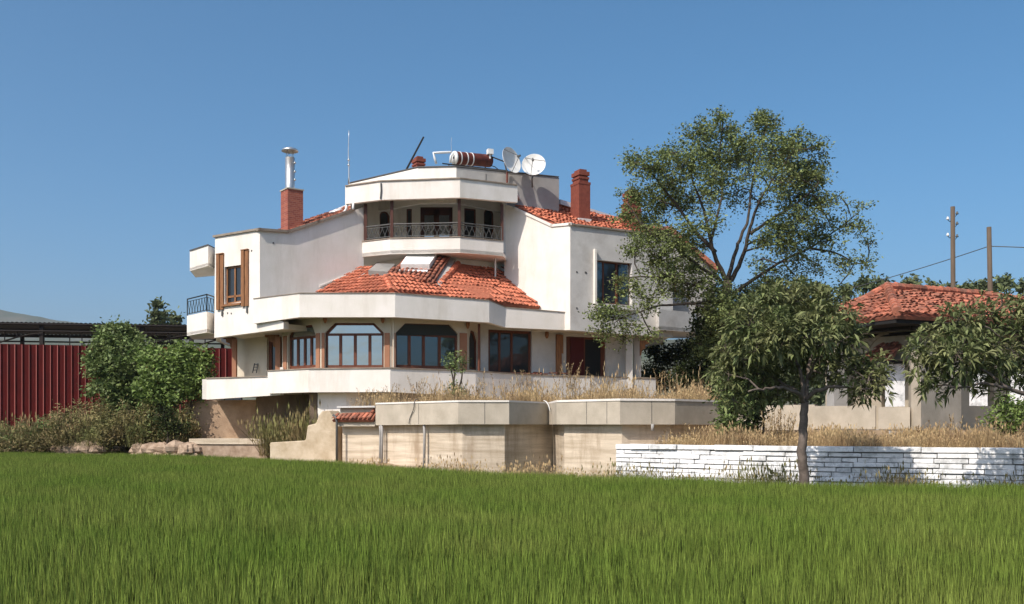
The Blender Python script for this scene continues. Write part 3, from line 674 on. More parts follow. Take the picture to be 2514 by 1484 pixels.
# fascia of the flat top
FS = [Wp(847.5, 40.5), Wp(934.2, 39.7), Wp(1129.3, 39.3), Wp(1270.6, 40.6)]
zt = [11.55, 11.56, 11.57, 11.62]; zb = [10.84, 10.83, 10.83, 10.93]
g = MB(); g.ribbon(FS, zb, zt, .2); g.build('fascia', M['white'], H)
g = MB(); g.ribbon([(x, y - .05) for x, y in FS], [z + .003 for z in zt], [z + .05 for z in zt], .3); g.build('coping', M['coping'], H)
g = MB(); g.prism([(FS[0][0] + .05, FS[0][1] + .15), (FS[1][0], FS[1][1] + .1), (FS[2][0], FS[2][1] + .1), (FS[3][0] - .1, FS[3][1] + .1), Wp(1290, 44.2), Wp(900, 45)], 11.42, 11.5)
g.build('terrace_ceiling', M['white'], H)
g = MB(); a_ = FS[1]; g.tube([(a_[0] + .02, a_[1] - .03, 11.5), (a_[0] + .03, a_[1] - .04, 11.2), (a_[0], a_[1] - .03, 10.86)], .03, 6); g.build('wall_crack_cable', M['darkcoping'], H)
# upper parapet and plain block side
UP = [Wp(856, 43.75), Wp(1025, 41.1), Wp(1120.5, 41.0)]
g = MB(); g.ribbon(UP, 11.0, [12.46, 12.47, 12.48], .2); g.build('parapet', M['white'], H)
UR = [Wp(1120.5, 41.0), Wp(1372.5, 43.1)]
g = MB(); g.ribbon([(UR[0][0] + .004, UR[0][1] + .004), UR[1], Wp(1350, 47)], [11.0, 10.6, 10.6], [12.47, 12.58, 12.5], .2); g.build('parapet', M['greyblock'], H)
g = MB(); g.ribbon([(x, y - .04) for x, y in UP + [UR[1]]], [12.485, 12.49, 12.50, 12.595], [12.52, 12.53, 12.54, 12.63], .28); g.build('coping', M['darkcoping'], H)
g = MB(); g.prism([Wp(870, 44), Wp(1025, 41.3), Wp(1120, 41.2), Wp(1365, 43.2), Wp(1350, 47), Wp(900, 48)], 11.9, 12.1); g.build('flat_roof', M['concrete'], H)
ur = Pl(*UR); g = MB(); 
for px in (1193,): s_ = ur.s_at(px); g.bar(ur, s_ - .012, s_ + .012, 11.3, 12.35, .001, .012)
g.build('wall_joint', M['darkcoping'], H)

# --- chimneys
def rbox(px, d, rz, wx, wy, z0, z1, g, grow=0):
    x, y = Wp(px, d); R = Matrix.Rotation(rz, 3, 'Z')
    c_ = Vector((x, y, (z0 + z1) / 2)) + R @ Vector((wx / 2, wy / 2, 0))
    g.box(c_, (wx + grow, wy + grow, z1 - z0), rz); return c_
g = MB(); c_ = rbox(706.5, 39.6, c36, .66, .70, 9.2, 11.26, g); chm = g.build('chimney', M['brick'], H)
g = MB(); rbox(706.5, 39.6, c36, .66, .70, 11.262, 11.31, g, .06); o = g.build('chimney_cap', M['concrete'], chm); 
fl = Vector((c_.x - .08, c_.y, 0))
g = MB(); g.lathe(fl, [(.20, 11.3), (.19, 11.36), (.19, 12.62), (.15, 12.62)], 20); 
for k in range(6): a_ = k * 1.047; g.tube([fl + Vector((.15 * math.cos(a_), .15 * math.sin(a_), 12.6)), fl + Vector((.15 * math.cos(a_), .15 * math.sin(a_), 12.88))], .012, 5)
for z_ in (11.72, 12.05, 12.4): g.lathe(fl + Vector((.21, -.05, z_)), [(.0, -.05), (.04, -.03), (.045, .0), (.04, .03), (0, .05)], 8)
o = g.build('flue_pipe', M['steel'], chm, smooth=True)
g = MB(); g.lathe(fl, [(.02, 12.90), (.30, 12.86), (.345, 12.88), (.30, 12.96), (.15, 13.02), (.0, 13.04)], 24); g.build('flue_cap', M['steel'], chm, smooth=True)
def chimney2(px, d, rz, wx, wy, z0, zs, z1, nm='chimney'):
    g = MB(); rbox(px, d, rz, wx, wy, z0, zs, g); ch = g.build(nm, M['brickplain'], H)
    g = MB(); h_ = z1 - zs; rbox(px, d, rz, wx, wy, zs + .002, zs + h_ * .16, g, .03); rbox(px, d, rz, wx, wy, zs + h_ * .16, zs + h_ * .36, g, -.12)
    rbox(px, d, rz, wx, wy, zs + h_ * .36, zs + h_ * .5, g, -.06); rbox(px, d, rz, wx, wy, zs + h_ * .5, zs + h_ * .6, g, -.16); rbox(px, d, rz, wx, wy, zs + h_ * .6, zs + h_ * .84, g, -.04)
    rbox(px, d, rz, wx, wy, zs + h_ * .84, z1, g, -.22)
    o = g.build('chimney_pot', M['brickplain'], ch); return ch
chimney2(1421.5, 42.4, c29 - .05, .56, .72, 10.3, 12.15, 12.82)
g = MB(); rbox(1421.5, 42.3, c29 - .05, .62, .8, 10.2, 10.66, g); g.build('chimney_base', M['greywhite'], H)
chimney2(1548, 43.2, c29 - .05, .56, .72, 9.6, 11.45, 12.15)
chimney2(1022, 44.6, c29, .5, .62, 12.1, 13.35, 13.98)

# --- ground floor
GP = [(657, 38.55), (757, 37.1), (958, 36.6), (1168, 38.3), (1304, 40.3), (1420, 41.2), (1610, 42.5)]
gq = [Wp(p, d) for p, d in GP]; zt = [3.88, 3.88, 3.88, 3.86, 3.82, 3.82, 3.79]; zb = [3.02, 3.02, 3.01, 2.9, 2.4, 2.4, 2.4]
g = MB(); g.ribbon(gq[:5], zb[:5], zt[:5], .2); g.build('parapet', M['white'], H)
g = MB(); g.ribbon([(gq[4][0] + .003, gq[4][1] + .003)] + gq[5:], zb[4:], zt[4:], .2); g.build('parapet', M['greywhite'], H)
g = MB(); g.ribbon([(x, y - .04) for x, y in gq], [z + .003 for z in zt], [z + .045 for z in zt], .3); g.build('coping', M['coping'], H)
VP = Pl(Wp(504, 40.2), Wp(660, 38.6)); X = VP.xy
g = MB(); g.poly(VP, [X(504, 981.5), X(686, 970), X(686, 955), X(660, 950), (X(660, 0)[0], X(657, 925)[1]), X(505, 930.5)], [], .2, -.06); g.build('parapet', M['white'], H)
g = MB(); g.strip(VP, [X(504, 929), X(657, 924.5)], .04, -.28, -.02); g.build('coping', M['coping'], H)
vb = VP.p(0, 0, -.1); g = MB(); g.ribbon([(vb.x, vb.y + 5), (vb.x, vb.y)], 2.85, 3.66, -.2); g.build('parapet', M['white'], H)
g = MB(); vq = VP.p(VP.s_at(684), 0, -.3)
g.prism([(vb.x + .05, vb.y + .1), (vq.x, vq.y), (gq[1][0], gq[1][1] + .25), (gq[2][0], gq[2][1] + .25), (gq[3][0], gq[3][1] + .25), (gq[4][0], gq[4][1] + .2), (gq[6][0], gq[6][1] + .2), (7, 48), (-11, 48)], 3.05, 3.16); g.build('floor_slab', M['cream'], H)
GV = [(693, 38.9), (788, 37.45), (960, 37.35), (1147, 38.85), (1180, 39.9), (1378, 41.4), (1535, 42.6)]
gv = [Wp(p, d) for p, d in GV]
PA, PBb, PC, PD, PE, PF = [Pl(gv[i], gv[i + 1]) for i in range(6)]
PB_ = PBb
def chamfer(pl, pts): return [pl.xy(*p) for p in pts]
def panel(pl, holes, mt, s0=0, s1=None, z0=3.16, z1=5.86, off=0): 
    g = MB(); s1 = pl.L if s1 is None else s1; g.poly(pl, [(s0, z0), (s1, z0), (s1, z1), (s0, z1)], holes, .18, off); return g.build('wall', M[mt], H)
wA = chamfer(PA, [(706, 905), (775, 903), (775, 823), (765.5, 797), (716, 803), (706, 824)])
wB = chamfer(PB_, [(798, 904), (942, 904), (942, 817), (918, 793), (821, 793), (798, 817)])
wC = chamfer(PC, [(972, 903), (1125, 903), (1125, 820), (1105, 797), (995, 794), (972, 817)])
wD = chamfer(PD, [(1152, 907), (1175, 909), (1175, 838), (1169, 815), (1156, 809), (1152, 832)])
for pl, w_ in ((PA, wA), (PB_, wB), (PC, wC), (PD, wD)): 
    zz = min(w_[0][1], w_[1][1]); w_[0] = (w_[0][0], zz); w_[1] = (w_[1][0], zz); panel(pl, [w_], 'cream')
def wbars(pl, w_, mull, ytr, tr=.09):
    zb_ = w_[0][1]; zt_ = pl.xy(CXP, 0)[1]; out = []; pm = (mull[0] + mull[-1]) / 2 if mull else None
    ztr = pl.xy(ytr[0], ytr[1])[1]
    out.append((w_[0][0], w_[1][0], ztr - tr / 2, ztr + tr / 2))
    for m_ in mull:
        s_ = pl.s_at(m_); out.append((s_ - .055, s_ + .055, zb_, ztr))
    out.append((w_[0][0], w_[1][0], zb_ + .0, zb_ + .12))
    return out
glazed(H, PA, wA, wbars(PA, wA, [725, 742, 758], (740, 829)), fr=.09)
glazed(H, PB_, wB, wbars(PB_, wB, [834.5, 870.5, 906.5], (870, 821)), fr=.09)
glazed(H, PC, wC, wbars(PC, wC, [1008, 1043, 1082], (1045, 823)), fr=.09, matg='midglass')
glazed(H, PD, wD, [], fr=.09, matg='darkglass')
g = MB(); c_ = chamfer(PC, [(974, 823), (1124, 824), (1124, 821), (1104, 799), (996, 796), (974, 819)]); g.poly(PC, c_, [], .03, -.09); g.build('shutter_box', mat('dark_green_blind', (.03, .035, .03), .6), H)
# terracotta panels between the windows
def pil(pl, p0, p1, ytop, mt='terracotta', w0=.0, w1=.035, zb_=3.17, nm='pilaster'):
    g = MB(); s0, z_ = pl.xy(p0, ytop); s1, _ = pl.xy(p1, ytop); g.bar(pl, s0, s1, zb_, z_, w0 + .002, w1); return g.build(nm, M[mt], H)
pil(PA, 777, 786, 819); pil(PB_, 790, 797, 818); pil(PB_, 944, 957, 818); pil(PC, 963, 970.5, 818); pil(PC, 1128, 1146, 818); pil(PA, 696, 704.5, 826)
for pl, px, py in ((PB_, 800, 786), (PB_, 941, 786), (PC, 1145, 800)):
    s_, z_ = pl.xy(px, py); g = MB(); g.lathe(pl.p(s_, z_, .13), [(.01, .17), (.085, .15), (.08, .0), (.04, -.12), (.0, -.15)], 10); g.bar(pl, s_ - .03, s_ + .03, z_ + .02, z_ + .12, .003, .1); g.build('wall_lamp', M['oak'], H, smooth=True)
g = MB(); s_, z_ = PC.xy(1178, 800); x, y = Wp(1176, 38.75); g.tube([(x, y, 5.75), (x, y, 3.2)], .05, 8); g.build('drain_pipe', M['wood'], H)
x, y = Wp(966, 37.2); g = MB(); g.tube([(x, y, 5.78), (x, y, 3.9)], .035, 8); g.build('drain_pipe', M['cream'], H)
wE = chamfer(PE, [(1199, 914), (1306, 914), (1306, 812), (1199, 809)]); wE = [(wE[0][0], 3.5), (wE[1][0], 3.5), (wE[1][0], wE[3][1]), (wE[0][0], wE[3][1])]
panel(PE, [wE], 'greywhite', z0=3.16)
e_ = wE[1][0] - wE[0][0]
glazed(H, PE, wE, [(wE[0][0] + e_ * q, wE[0][0] + e_ * q + .1, 3.5, wE[2][1]) for q in (.25, .53)] + [(wE[0][0], wE[1][0], 3.9, 3.98)], fr=.12, matg='darkglass')
s_, z_ = PE.xy(1340, 823); g = MB(); g.lathe(PE.p(s_, z_, .1), [(.01, .15), (.07, .12), (.08, -.02), (.05, -.13), (.0, -.16)], 10); g.build('wall_lamp', M['oak'], H, smooth=True)
pil(PE, 1364, 1376, 822, 'oak', w1=.12)
wF = [PF.xy(1390, 826), PF.xy(1488, 828)]; wF = [(wF[0][0], 3.18), (wF[1][0], 3.18), (wF[1][0], wF[0][1]), (wF[0][0], wF[0][1])]
panel(PF, [wF], 'greywhite'); e_ = wF[1][0] - wF[0][0]
dr = glazed(H, PF, wF, [(wF[0][0] + .02, wF[0][0] + e_ * .13, 3.18, wF[2][1]), (wF[0][0] + e_ * .46, wF[0][0] + e_ * .5, 3.18, wF[2][1]), (wF[0][0] + e_ * .9, wF[1][0] - .01, 3.18, wF[2][1])], fr=.1, matg='darkglass', name='door')
g = MB(); g.bar(PF, wF[0][0] + e_ * .13, wF[0][0] + e_ * .46, 3.2, wF[2][1] - .05, -.12, -.08); o = g.build('door_leaf', mat('red_door', (.085, .012, .01), .45), dr)
# columns under the right wing
for (p0, p1, d) in ((1537, 1553, 42.0), (1556, 1574, 42.4)):
    x0, y0 = Wp(p0, d); x1, _ = Wp(p1, d); g = MB(); g.box(((x0 + x1) / 2, y0 + .15, 4.35), (x1 - x0, .3, 2.7)); g.build('column', M['greywhite'], H)
def bracket(px, py, d, sg, mt='oak'):
    g = MB(); p = P3(px, py, d); P_ = [(0, 0), (.55, 0), (.55, -.10), (.42, -.12), (.40, -.25), (.25, -.30), (.22, -.48), (.10, -.52), (.06, -.75), (0, -.78)]
    pl = Pl((p.x, p.y), (p.x + sg, p.y)) if sg > 0 else Pl((p.x - .55, p.y), (p.x + .45, p.y))
    pts = [(a_, p.z + b_) for a_, b_ in P_] if sg > 0 else [(.55 - a_, p.z + b_) for a_, b_ in P_]
    g.poly(pl, pts, [], .12); return g.build('bracket', M[mt], H)
bracket(1571, 829, 42.1, 1); bracket(1383, 823, 41.3, -1)
# veranda on the left
VB = Pl(Wp(578, 41.9), Wp(650, 40.6)); VB2 = Pl(Wp(650, 40.6), Wp(700, 39.9))
wV = [VB2.xy(655, 831), VB2.xy(690, 831)]; wV = [(wV[0][0], 3.2), (wV[1][0], 3.2), (wV[1][0], wV[0][1]), (wV[0][0], wV[0][1])]
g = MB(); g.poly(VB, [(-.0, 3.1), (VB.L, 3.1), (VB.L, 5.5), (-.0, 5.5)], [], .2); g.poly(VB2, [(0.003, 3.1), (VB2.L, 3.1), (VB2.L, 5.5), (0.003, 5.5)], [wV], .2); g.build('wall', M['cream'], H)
glazed(H, VB2, wV, [(wV[0][0], wV[0][0] + .16, 3.2, wV[2][1])], fr=.12, matg='darkglass', name='door')
x, y = Wp(576, 41.0); g = MB(); g.box((x, y, 4.25), (.17, .2, 2.2)); g.build('pilaster', M['terracotta'], H)
x, y = Wp(684, 39.35); g = MB(); g.box((x, y, 4.25), (.2, .3, 2.1)); g.build('pilaster', M['terracotta'], H)
bracket(579, 826, 41.0, -1, 'oak'); bracket(684, 822, 39.3, -1, 'oak')
x, y = Wp(692, 38.65); g = MB(); g.box((x, y, 3.75), (.12, .12, .6)); g.build('post', M['white'], H)
# base of the house
g = MB(); g.ribbon([Wp(780, 37.6), Wp(850, 37.4), Wp(1168, 39)], 1.6, 3.02, .3); g.build('wall', M['white'], H)
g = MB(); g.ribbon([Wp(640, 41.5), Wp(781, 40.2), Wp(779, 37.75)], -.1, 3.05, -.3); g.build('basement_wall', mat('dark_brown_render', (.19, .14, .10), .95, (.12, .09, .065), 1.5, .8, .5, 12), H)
BS = Pl(Wp(470, 42.6), Wp(648, 41.8)); X = BS.xy
g = MB(); g.poly(BS, [(0, .2), (BS.L, .2), (BS.L, 2.88), (0, 2.85)], [], .3); g.build('basement_wall', M['brownrender'], H)
a_ = BS.p(0, 0); b_ = BS.p(BS.L, 0)
g = MB(); g.ribbon([(a_.x + .3, a_.y + 4), (a_.x, a_.y + .02)], 0, 2.8, -.3); g.build('basement_wall', M['brownrender'], H); g = MB(); g.ribbon([(b_.x, b_.y + .05), Wp(655, 41.5)], 0, 2.85, .3); g.build('basement_wall', M['brownrender'], H)
LP = Pl(Wp(464, 39.6), Wp(648, 38.8)); g = MB(); g.bar(LP, 0, LP.L, 1.04, 1.25, -3.4, 0); g.build('basement_ledge', M['oldconcrete'], H)
g = MB(); g.bar(LP, .04, LP.L + .1, -.1, 1.038, -3.3, -.06); g.build('basement_plinth', M['rubble'], H)
# ================================================================== THINGS ON THE ROOF
def dish(px, py, d, r, aim, label, mast):
    c = P3(px, py, d); t = thing('satellite_dish', (c.x, c.y, c.z - 1), label, 'satellite dish', 'satellite dishes on the flat roof')
    R = Vector(aim).normalized().to_track_quat('Z', 'Y').to_matrix(); prof = [(r * q, .30 * r * q * q) for q in (0, .2, .4, .6, .8, 1.0)]
    g = MB(); g.lathe(c, prof + [(r * 1.015, .31 * r)] + [(r * q, .30 * r * q * q - .02) for q in (1, .8, .6, .4, .2, 0)], 36, R); g.build('reflector', M['dish'], t, smooth=True)
    fp = c + R @ Vector((0, 0, r * 1.05)); g = MB()
    for k in (0.3, 2.4, 4.5): g.tube([c + R @ Vector((r * math.cos(k), r * math.sin(k), .3 * r)), fp], .014, 5)
    g.tube([fp - (R @ Vector((0, 0, .09))), fp + R @ Vector((0, 0, .06))], .045, 8); g.build('feed_arm', M['railgrey'], t)
    g = MB(); g.tube([c - R @ Vector((0, 0, .03)), c - R @ Vector((0, 0, .22)), Vector(mast[0]), Vector(mast[1])], .035, 7); g.build('mast', M['railgrey'], t)
dish(1249, 397, 41.6, .56, (.74, -.62, .22), 'white satellite dish seen from the side, beside the rusty water tank', [P3(1245, 425, 41.9), P3(1245, 448, 41.9)])
dish(1311, 409, 41.9, .50, (-.12, -.95, .30), 'round white satellite dish facing the field, right of the sideways dish', [P3(1306, 440, 41.95), P3(1307, 460, 42.3)])
# solar water heater
a_, b_ = P3(1115, 388, 42.6), P3(1204, 396, 43.6)
t = thing('water_tank', (a_.x, a_.y, 12.6), 'rusty striped cylindrical water tank lying on a frame on the flat roof', 'water tank')
ax_ = (b_ - a_); L_ = ax_.length; R = ax_.normalized().to_track_quat('Z', 'Y').to_matrix(); g = MB()
r_ = .275; prof = [(0, 0), (r_ * .9, .0), (r_, .03)] + [(r_ * (1 + .012 * math.sin(k * 2.1)), .03 + (L_ - .06) * k / 14) for k in range(1, 14)] + [(r_, L_ - .03), (r_ * .9, L_), (0, L_)]
g.lathe(a_, prof, 22, R); g.build('tank', M['rust'], t, smooth=True)
for q in (.0, .13, .30, .45):
    g = MB(); z_ = L_ * q; w_ = .05 if q == 0 else .028; g.lathe(a_, [(r_ * .2, z_ - .03), (r_ * 1.04, z_ - .02), (r_ * 1.04, z_ + w_), (r_ * .99, z_ + w_)], 22, R); g.build('strap', M['dish'], t, smooth=True)
g = MB(); p0, p1 = P3(1086, 402, 42.4), P3(1247, 420, 43.4); g.tube([p0, p1], .028, 6); g.tube([P3(1200, 405, 43.4), P3(1215, 410, 43.5), P3(1228, 420, 43.5)], .02, 5); g.tube([P3(1203, 384, 43.4), P3(1240, 398, 43.0)], .028, 6)
for px in (1102, 1120, 1150, 1185, 1218): g.tube([P3(px, 402 + (px - 1086) * .1, 42.4 + (px - 1086) * .006), P3(px, 414 + (px - 1086) * .06, 42.4 + (px - 1086) * .006)], .022, 5)
for q in (.15, .5, .85): p = a_.lerp(b_, q); g.tube([p + Vector((0, .1, -.24)), p + Vector((.02, .1, -.42))], .03, 5)
g.build('frame', M['blacksheet'], t)
g = MB(); g.tube([P3(1071, 402, 42.3), P3(1067, 388, 42.3), P3(1064, 376, 42.3), P3(1080, 375, 42.35), P3(1105, 374, 42.4), P3(1112, 378, 42.5)], .05, 8); g.tube([P3(1112, 376, 42.45), P3(1107, 384, 42.4), P3(1105, 400, 42.4)], .05, 8); g.build('pipe', M['pvc'], t, smooth=True)
c_ = P3(1203, 373.5, 43.3); g = MB(); g.box(c_, (.25, .22, .22), .4); g.tube([c_ - Vector((0, 0, .1)), c_ - Vector((0, 0, .3))], .05, 6); g.build('float_box', M['dish'], t)
# aerials and pole
def aerial(px, y0, y1, d, r, label, nm='antenna', m='steel', knots=()):
    g = MB(); n = 8; pts = [P3(px + .6 * math.sin(i), y0 + (y1 - y0) * i / n, d) for i in range(n + 1)]; g.tube(pts, [r * (1 - .6 * i / n) for i in range(n + 1)], 6)
    for k in knots: g.lathe(P3(px, k, d), [(.01, -.05), (.05, -.03), (.05, .03), (.01, .05)], 8)
    return tag(g.build(nm, M[m], smooth=True), label, 'antenna')
aerial(856, 452, 320, 40.75, .032, 'tall thin grey whip antenna at the left corner of the roof fascia', knots=(406, 393))
aerial(1108, 375, 338, 42.6, .014, 'very short hair-thin whip antenna above the rusty water tank')
g = MB(); g.tube([P3(994, 424, 43.2), P3(1040, 337, 43.6)], [.045, .04], 7); tag(g.build('metal_pole', M['blacksheet']), 'dark pole leaning against the small brick chimney on the roof', 'pole')
g = MB(); x, y = Wp(1245, 41.7); g.tube([(x, y, 11.7), (x, y, 12.45)], .04, 8); tag(g.build('pipe_stub', M['rust']), 'short rusty upright pipe below the sideways satellite dish', 'pipe')
# broken roof tiles left on the parapet
g = MB(); pg = Pl(gq[4], gq[5])
for i in range(13):
    s_ = -1.0 + i * .2 + random.uniform(-.05, .05) if i < 9 else random.uniform(-.6, 1.6); g.ct = random.random(); c = pg.p(s_, 3.875 + (.05 if i > 8 else 0), -.08 + random.uniform(-.06, .05)); u_ = Vector((random.uniform(.7, 1), random.uniform(-.5, .5), 0)).normalized(); v_ = Vector((-u_.y, u_.x, 0))
    vs = []
    for q in (-.17, .17):
        for k in range(5): a_ = math.pi * k / 4; vs.append(c + u_ * q + v_ * math.cos(a_) * .07 + Vector((0, 0, math.sin(a_) * .05)))
    g.add(vs, [(k, k + 1, k + 6, k + 5) for k in range(4)])
tag(g.build('broken_tiles', M['oldtile']), 'broken dark red roof tiles lying on the terrace parapet left of the red door', 'roof tiles')
# folding ladder on the veranda
g = MB()
for q in (0, .32): g.tube([P3(620 + q * 30, 916, 40.6), P3(625 + q * 26, 893, 40.9)], .022, 6)
for q in (.3, .6, .9): g.tube([P3(620 + 5 * q, 916 - 23 * q, 40.6 + .3 * q), P3(629.6 + 4 * q, 916 - 23 * q, 40.6 + .3 * q)], .016, 5)
tag(g.build('folded_chair', M['railgrey']), 'folded grey metal chair leaning on the veranda wall beside the open door', 'chair')

# ================================================================== GARDEN WALLS
t = thing('garden_wall', (0, 31, 0), 'long zigzag concrete garden wall with overhanging parapet in front of the house', 'wall')
lwp = MB().ribbon(gp, 0, 1, .27)
g = MB(); g.ribbon([(p.x, p.y) for p in lwp], -.1, 1.88, .35); g.build('retaining_wall', M['oldconcrete'], t)
cap = [2.45, 2.53] + [2.54] * 7
g = MB(); g.ribbon(gp[1:], [1.78, 1.80, 1.80, 1.80, 1.80, 1.79, 1.79, 1.79], [2.50] * 8, .22); g.build('parapet', M['concrete'], t)
g = MB(); g.ribbon([(x, y - .03) for x, y in gp[1:]], [2.503] * 8, [2.56, 2.56, 2.56, 2.55, 2.57, 2.57, 2.57, 2.56], .30); g.build('coping', M['white'], t)
for (i_, px) in ((1, 1028), (2, 1190), (5, 1440), (5, 1490), (6, 1600)):
    pj = Pl(gp[i_], gp[i_ + 1]); sj = pj.s_at(px); g = MB(); g.bar(pj, sj - .008, sj + .008, 1.81, 2.49, .001, .006); g.build('joint', M['railgrey'], t)
gs = Pl(gp[0], gp[1])
g = MB(); g.bar(gs, 0, gs.L - .02, 1.74, 1.90, -.2, .02); g.bar(gs, 0, gs.L - .02, 2.14, 2.40, -.25, -.14); g.build('beam', M['concrete'], t)
g = MB(); g.bar(gs, -.02, gs.L - .02, 2.40, 2.46, -.28, .02); g.build('coping', M['greywhite'], t)
g = tiles([gs.p(-.12, 1.96, .16), gs.p(gs.L - .03, 1.96, .16), gs.p(gs.L - .03, 2.26, -.16), gs.p(.12, 2.22, -.16)], mess=1.0, w_=.19, l_=.3); g.build('tile_canopy', M['oldtile'], t)
g = MB()
for px, w_ in ((937, .05), (1041, .045), (932, .03)):
    d_ = 34.6 + (31.3 - 34.6) * (px - 922) / 203; x, y = Wp(px, d_ + .05); g.tube([(x, y, 1.8), (x + .02, y, 1.5), (x, y - .02, .3)], w_, 7)
x, y = Wp(1602, 29.9); g.tube([(x, y, 1.8), (x, y, 1.6)], .05, 7)
g.build('drain_pipe', M['greyblock'], t, smooth=True)
x, y = Wp(826, 35.2); g = MB(); g.tube([P3(818, 1020, 35.3), P3(824, 1024, 35.2), P3(827, 1035, 35.2), P3(827, 1134, 35.2)], .045, 7); g.build('drain_pipe', M['railgrey'], t, smooth=True)
def cable(pts, r, label, m='railgrey', nm='cable', cat='cable'):
    g = MB(); P = [P3(*p) for p in pts]; out = []
    for i in range(len(P) - 1):
        for k in range(4): out.append(P[i].lerp(P[i + 1], k / 4))
    out.append(P[-1])
    for _ in range(2): out = [out[0]] + [(out[i - 1] + out[i] * 2 + out[i + 1]) / 4 for i in range(1, len(out) - 1)] + [out[-1]]
    g.tube(out, r, 5); return tag(g.build(nm, M[m], smooth=True), label, cat)
cable([(1030, 979, 33.4), (1020, 982, 33.0), (1017, 988, 32.9), (1016, 1004, 32.9), (1010, 1018, 33.05), (1005, 1030, 33.1), (1004, 1041, 33.1)], .016, 'dark cable hanging in a curve over the concrete garden wall')
cable([(1335, 984, 33.0), (1342, 987, 32.7), (1347, 996, 32.6), (1351, 1012, 32.6)], .018, 'pale rope end hanging over the garden wall at its recess', 'dish', 'rope', 'rope')
# rough render pier left of the garden wall
g = MB(); V = [(662, 1087), (748, 1082), (751, 1075), (755, 1045), (775, 1040), (782, 1020), (790, 1010), (806, 1008), (818, 1022), (826, 1032), (830, 1150), (662, 1150)]
pp = Pl(Wp(662, 36.4), Wp(830, 35.7)); pts = [pp.xy(*q) for q in V]; g.poly(pp, pts[::-1], [], .9)
o = g.build('stone_pier', mat('rough_limestone', (.60, .49, .35), .95, (.44, .34, .22), 2.2, .9, .9, 10), bevel=.04); tag(o, 'stepped rough stone pier left of the concrete garden wall, below the house', 'stone pier')
# rubble lumps along the foot of the bank
def rocks(x0p, x1p, d0, d1, ztop, n, label):
    g = MB()
    for i in range(n):
        q = (i + random.random()) / n; px = x0p + (x1p - x0p) * q; d = d0 + (d1 - d0) * q; x, y = Wp(px, d); s_ = random.uniform(.22, .45)
        for lev in range(3):
            cz = lev * ztop / 2.6 + random.uniform(0, .12); c = Vector((x + random.uniform(-.15, .15), y + random.uniform(-.1, .1), cz)); R = Matrix.Rotation(random.uniform(0, 3), 3, 'Z')
            vs = []
            for k in range(6):
                for a_ in range(8):
                    th = math.pi * (k + .5) / 6; ph = 2 * math.pi * a_ / 8; r_ = s_ * random.uniform(.82, 1.12); vs.append(c + R @ Vector((r_ * 1.35 * math.sin(th) * math.cos(ph), r_ * .9 * math.sin(th) * math.sin(ph), r_ * .75 * math.cos(th))))
            fs = [(k * 8 + a_, k * 8 + (a_ + 1) % 8, (k + 1) * 8 + (a_ + 1) % 8, (k + 1) * 8 + a_) for k in range(5) for a_ in range(8)] + [tuple(range(8)), tuple(range(47, 39, -1))]
            g.add(vs, fs)
    return tag(g.build('rubble_wall', M['rubble']), label, 'rubble wall', 'low rubble walls at the foot of the bank')
rocks(148, 262, 43.7, 42.2, .95, 16, 'low heap of pinkish rubble at the field edge below the red fence')
rocks(338, 470, 41.2, 39.4, .95, 18, 'crumbling low rubble wall left of the brown basement wall')

# whitewashed stone wall
t = thing('white_stone_wall', (6, 24, 0), 'low whitewashed wall of long irregular stone blocks along the field', 'stone wall')
ww_ = [Wp(1512, 28.7), Wp(1964, 25.3), Wp(2514, 23.1), Wp(3300, 21.2)]
g = MB(); g.ribbon([(x + .02, y + .06) for x, y in ww_], -.1, 1.17, .4); g.build('mortar_core', M['mortar'], t)
g = MB(); zz = -.05; row = 0
while zz < 1.12:
    hh = .125 if zz < 1.0 else 1.225 - zz
    for si in range(3):
        pl = Pl(ww_[si], ww_[si + 1]); s_ = random.uniform(-.5, 0) if si == 0 else 0.0
        while s_ < pl.L:
            l_ = random.uniform(.35, 1.25) * (1.4 if zz > 1.0 else 1); a_, b_ = max(0, s_), min(pl.L, s_ + l_)
            if b_ - a_ > .08:
                g.ct = random.random(); z0, z1 = zz + random.uniform(.004, .016), zz + hh - random.uniform(.0, .014); o0 = random.uniform(.0, .05) + (.03 if zz > 1.0 else 0)
                e1, e2 = random.uniform(-.012, .012), random.uniform(-.012, .012)
                q = [pl.p(a_ + .008, z0, -.35), pl.p(b_ - .008, z0, -.35), pl.p(b_ - .008, z0 + e2, o0), pl.p(a_ + .008, z0, o0), pl.p(a_ + .008, z1, -.35), pl.p(b_ - .008, z1, -.35), pl.p(b_ - .008, z1 + e1, o0 - .01), pl.p(a_ + .008, z1 + e2, o0 - .01)]
                g.hexa(q)
            s_ += l_
    zz += hh; row += 1
g.build('stone_blocks', M['paintwhite'], t, bevel=.012)

# ================================================================== LEFT SIDE: FENCE AND SHED
def corrugated(a, b, zb0, zt0, zb1, zt1, pitch, dep, prof=((0, 0), (.62, 0), (.72, 1), (.90, 1), (1.0, 0))):
    g = MB(); a = Vector((*a, 0)); b = Vector((*b, 0)); u = (b - a).normalized(); n = Vector((u.y, -u.x, 0)); L_ = (b - a).length; vs = []; k = int(L_ / pitch)
    for i in range(k):
        for q, h in prof[:-1]:
            s_ = (i + q) * pitch; p = a + u * s_ + n * (h * dep); f_ = s_ / L_
            vs += [(p.x, p.y, zb0 + (zb1 - zb0) * f_), (p.x, p.y, zt0 + (zt1 - zt0) * f_)]
    m_ = len(vs) // 2; g.add(vs, [(2 * i, 2 * i + 2, 2 * i + 3, 2 * i + 1) for i in range(m_ - 1)]); return g
t = thing('sheet_metal_fence', (Wp(100, 50)[0], 50, 2), 'tall dark red corrugated sheet-metal fence on the left bank', 'fence')
fa, fb, fc = Wp(-620, 47.5), Wp(222, 51.2), Wp(600, 54.0)
k_ = 1.0
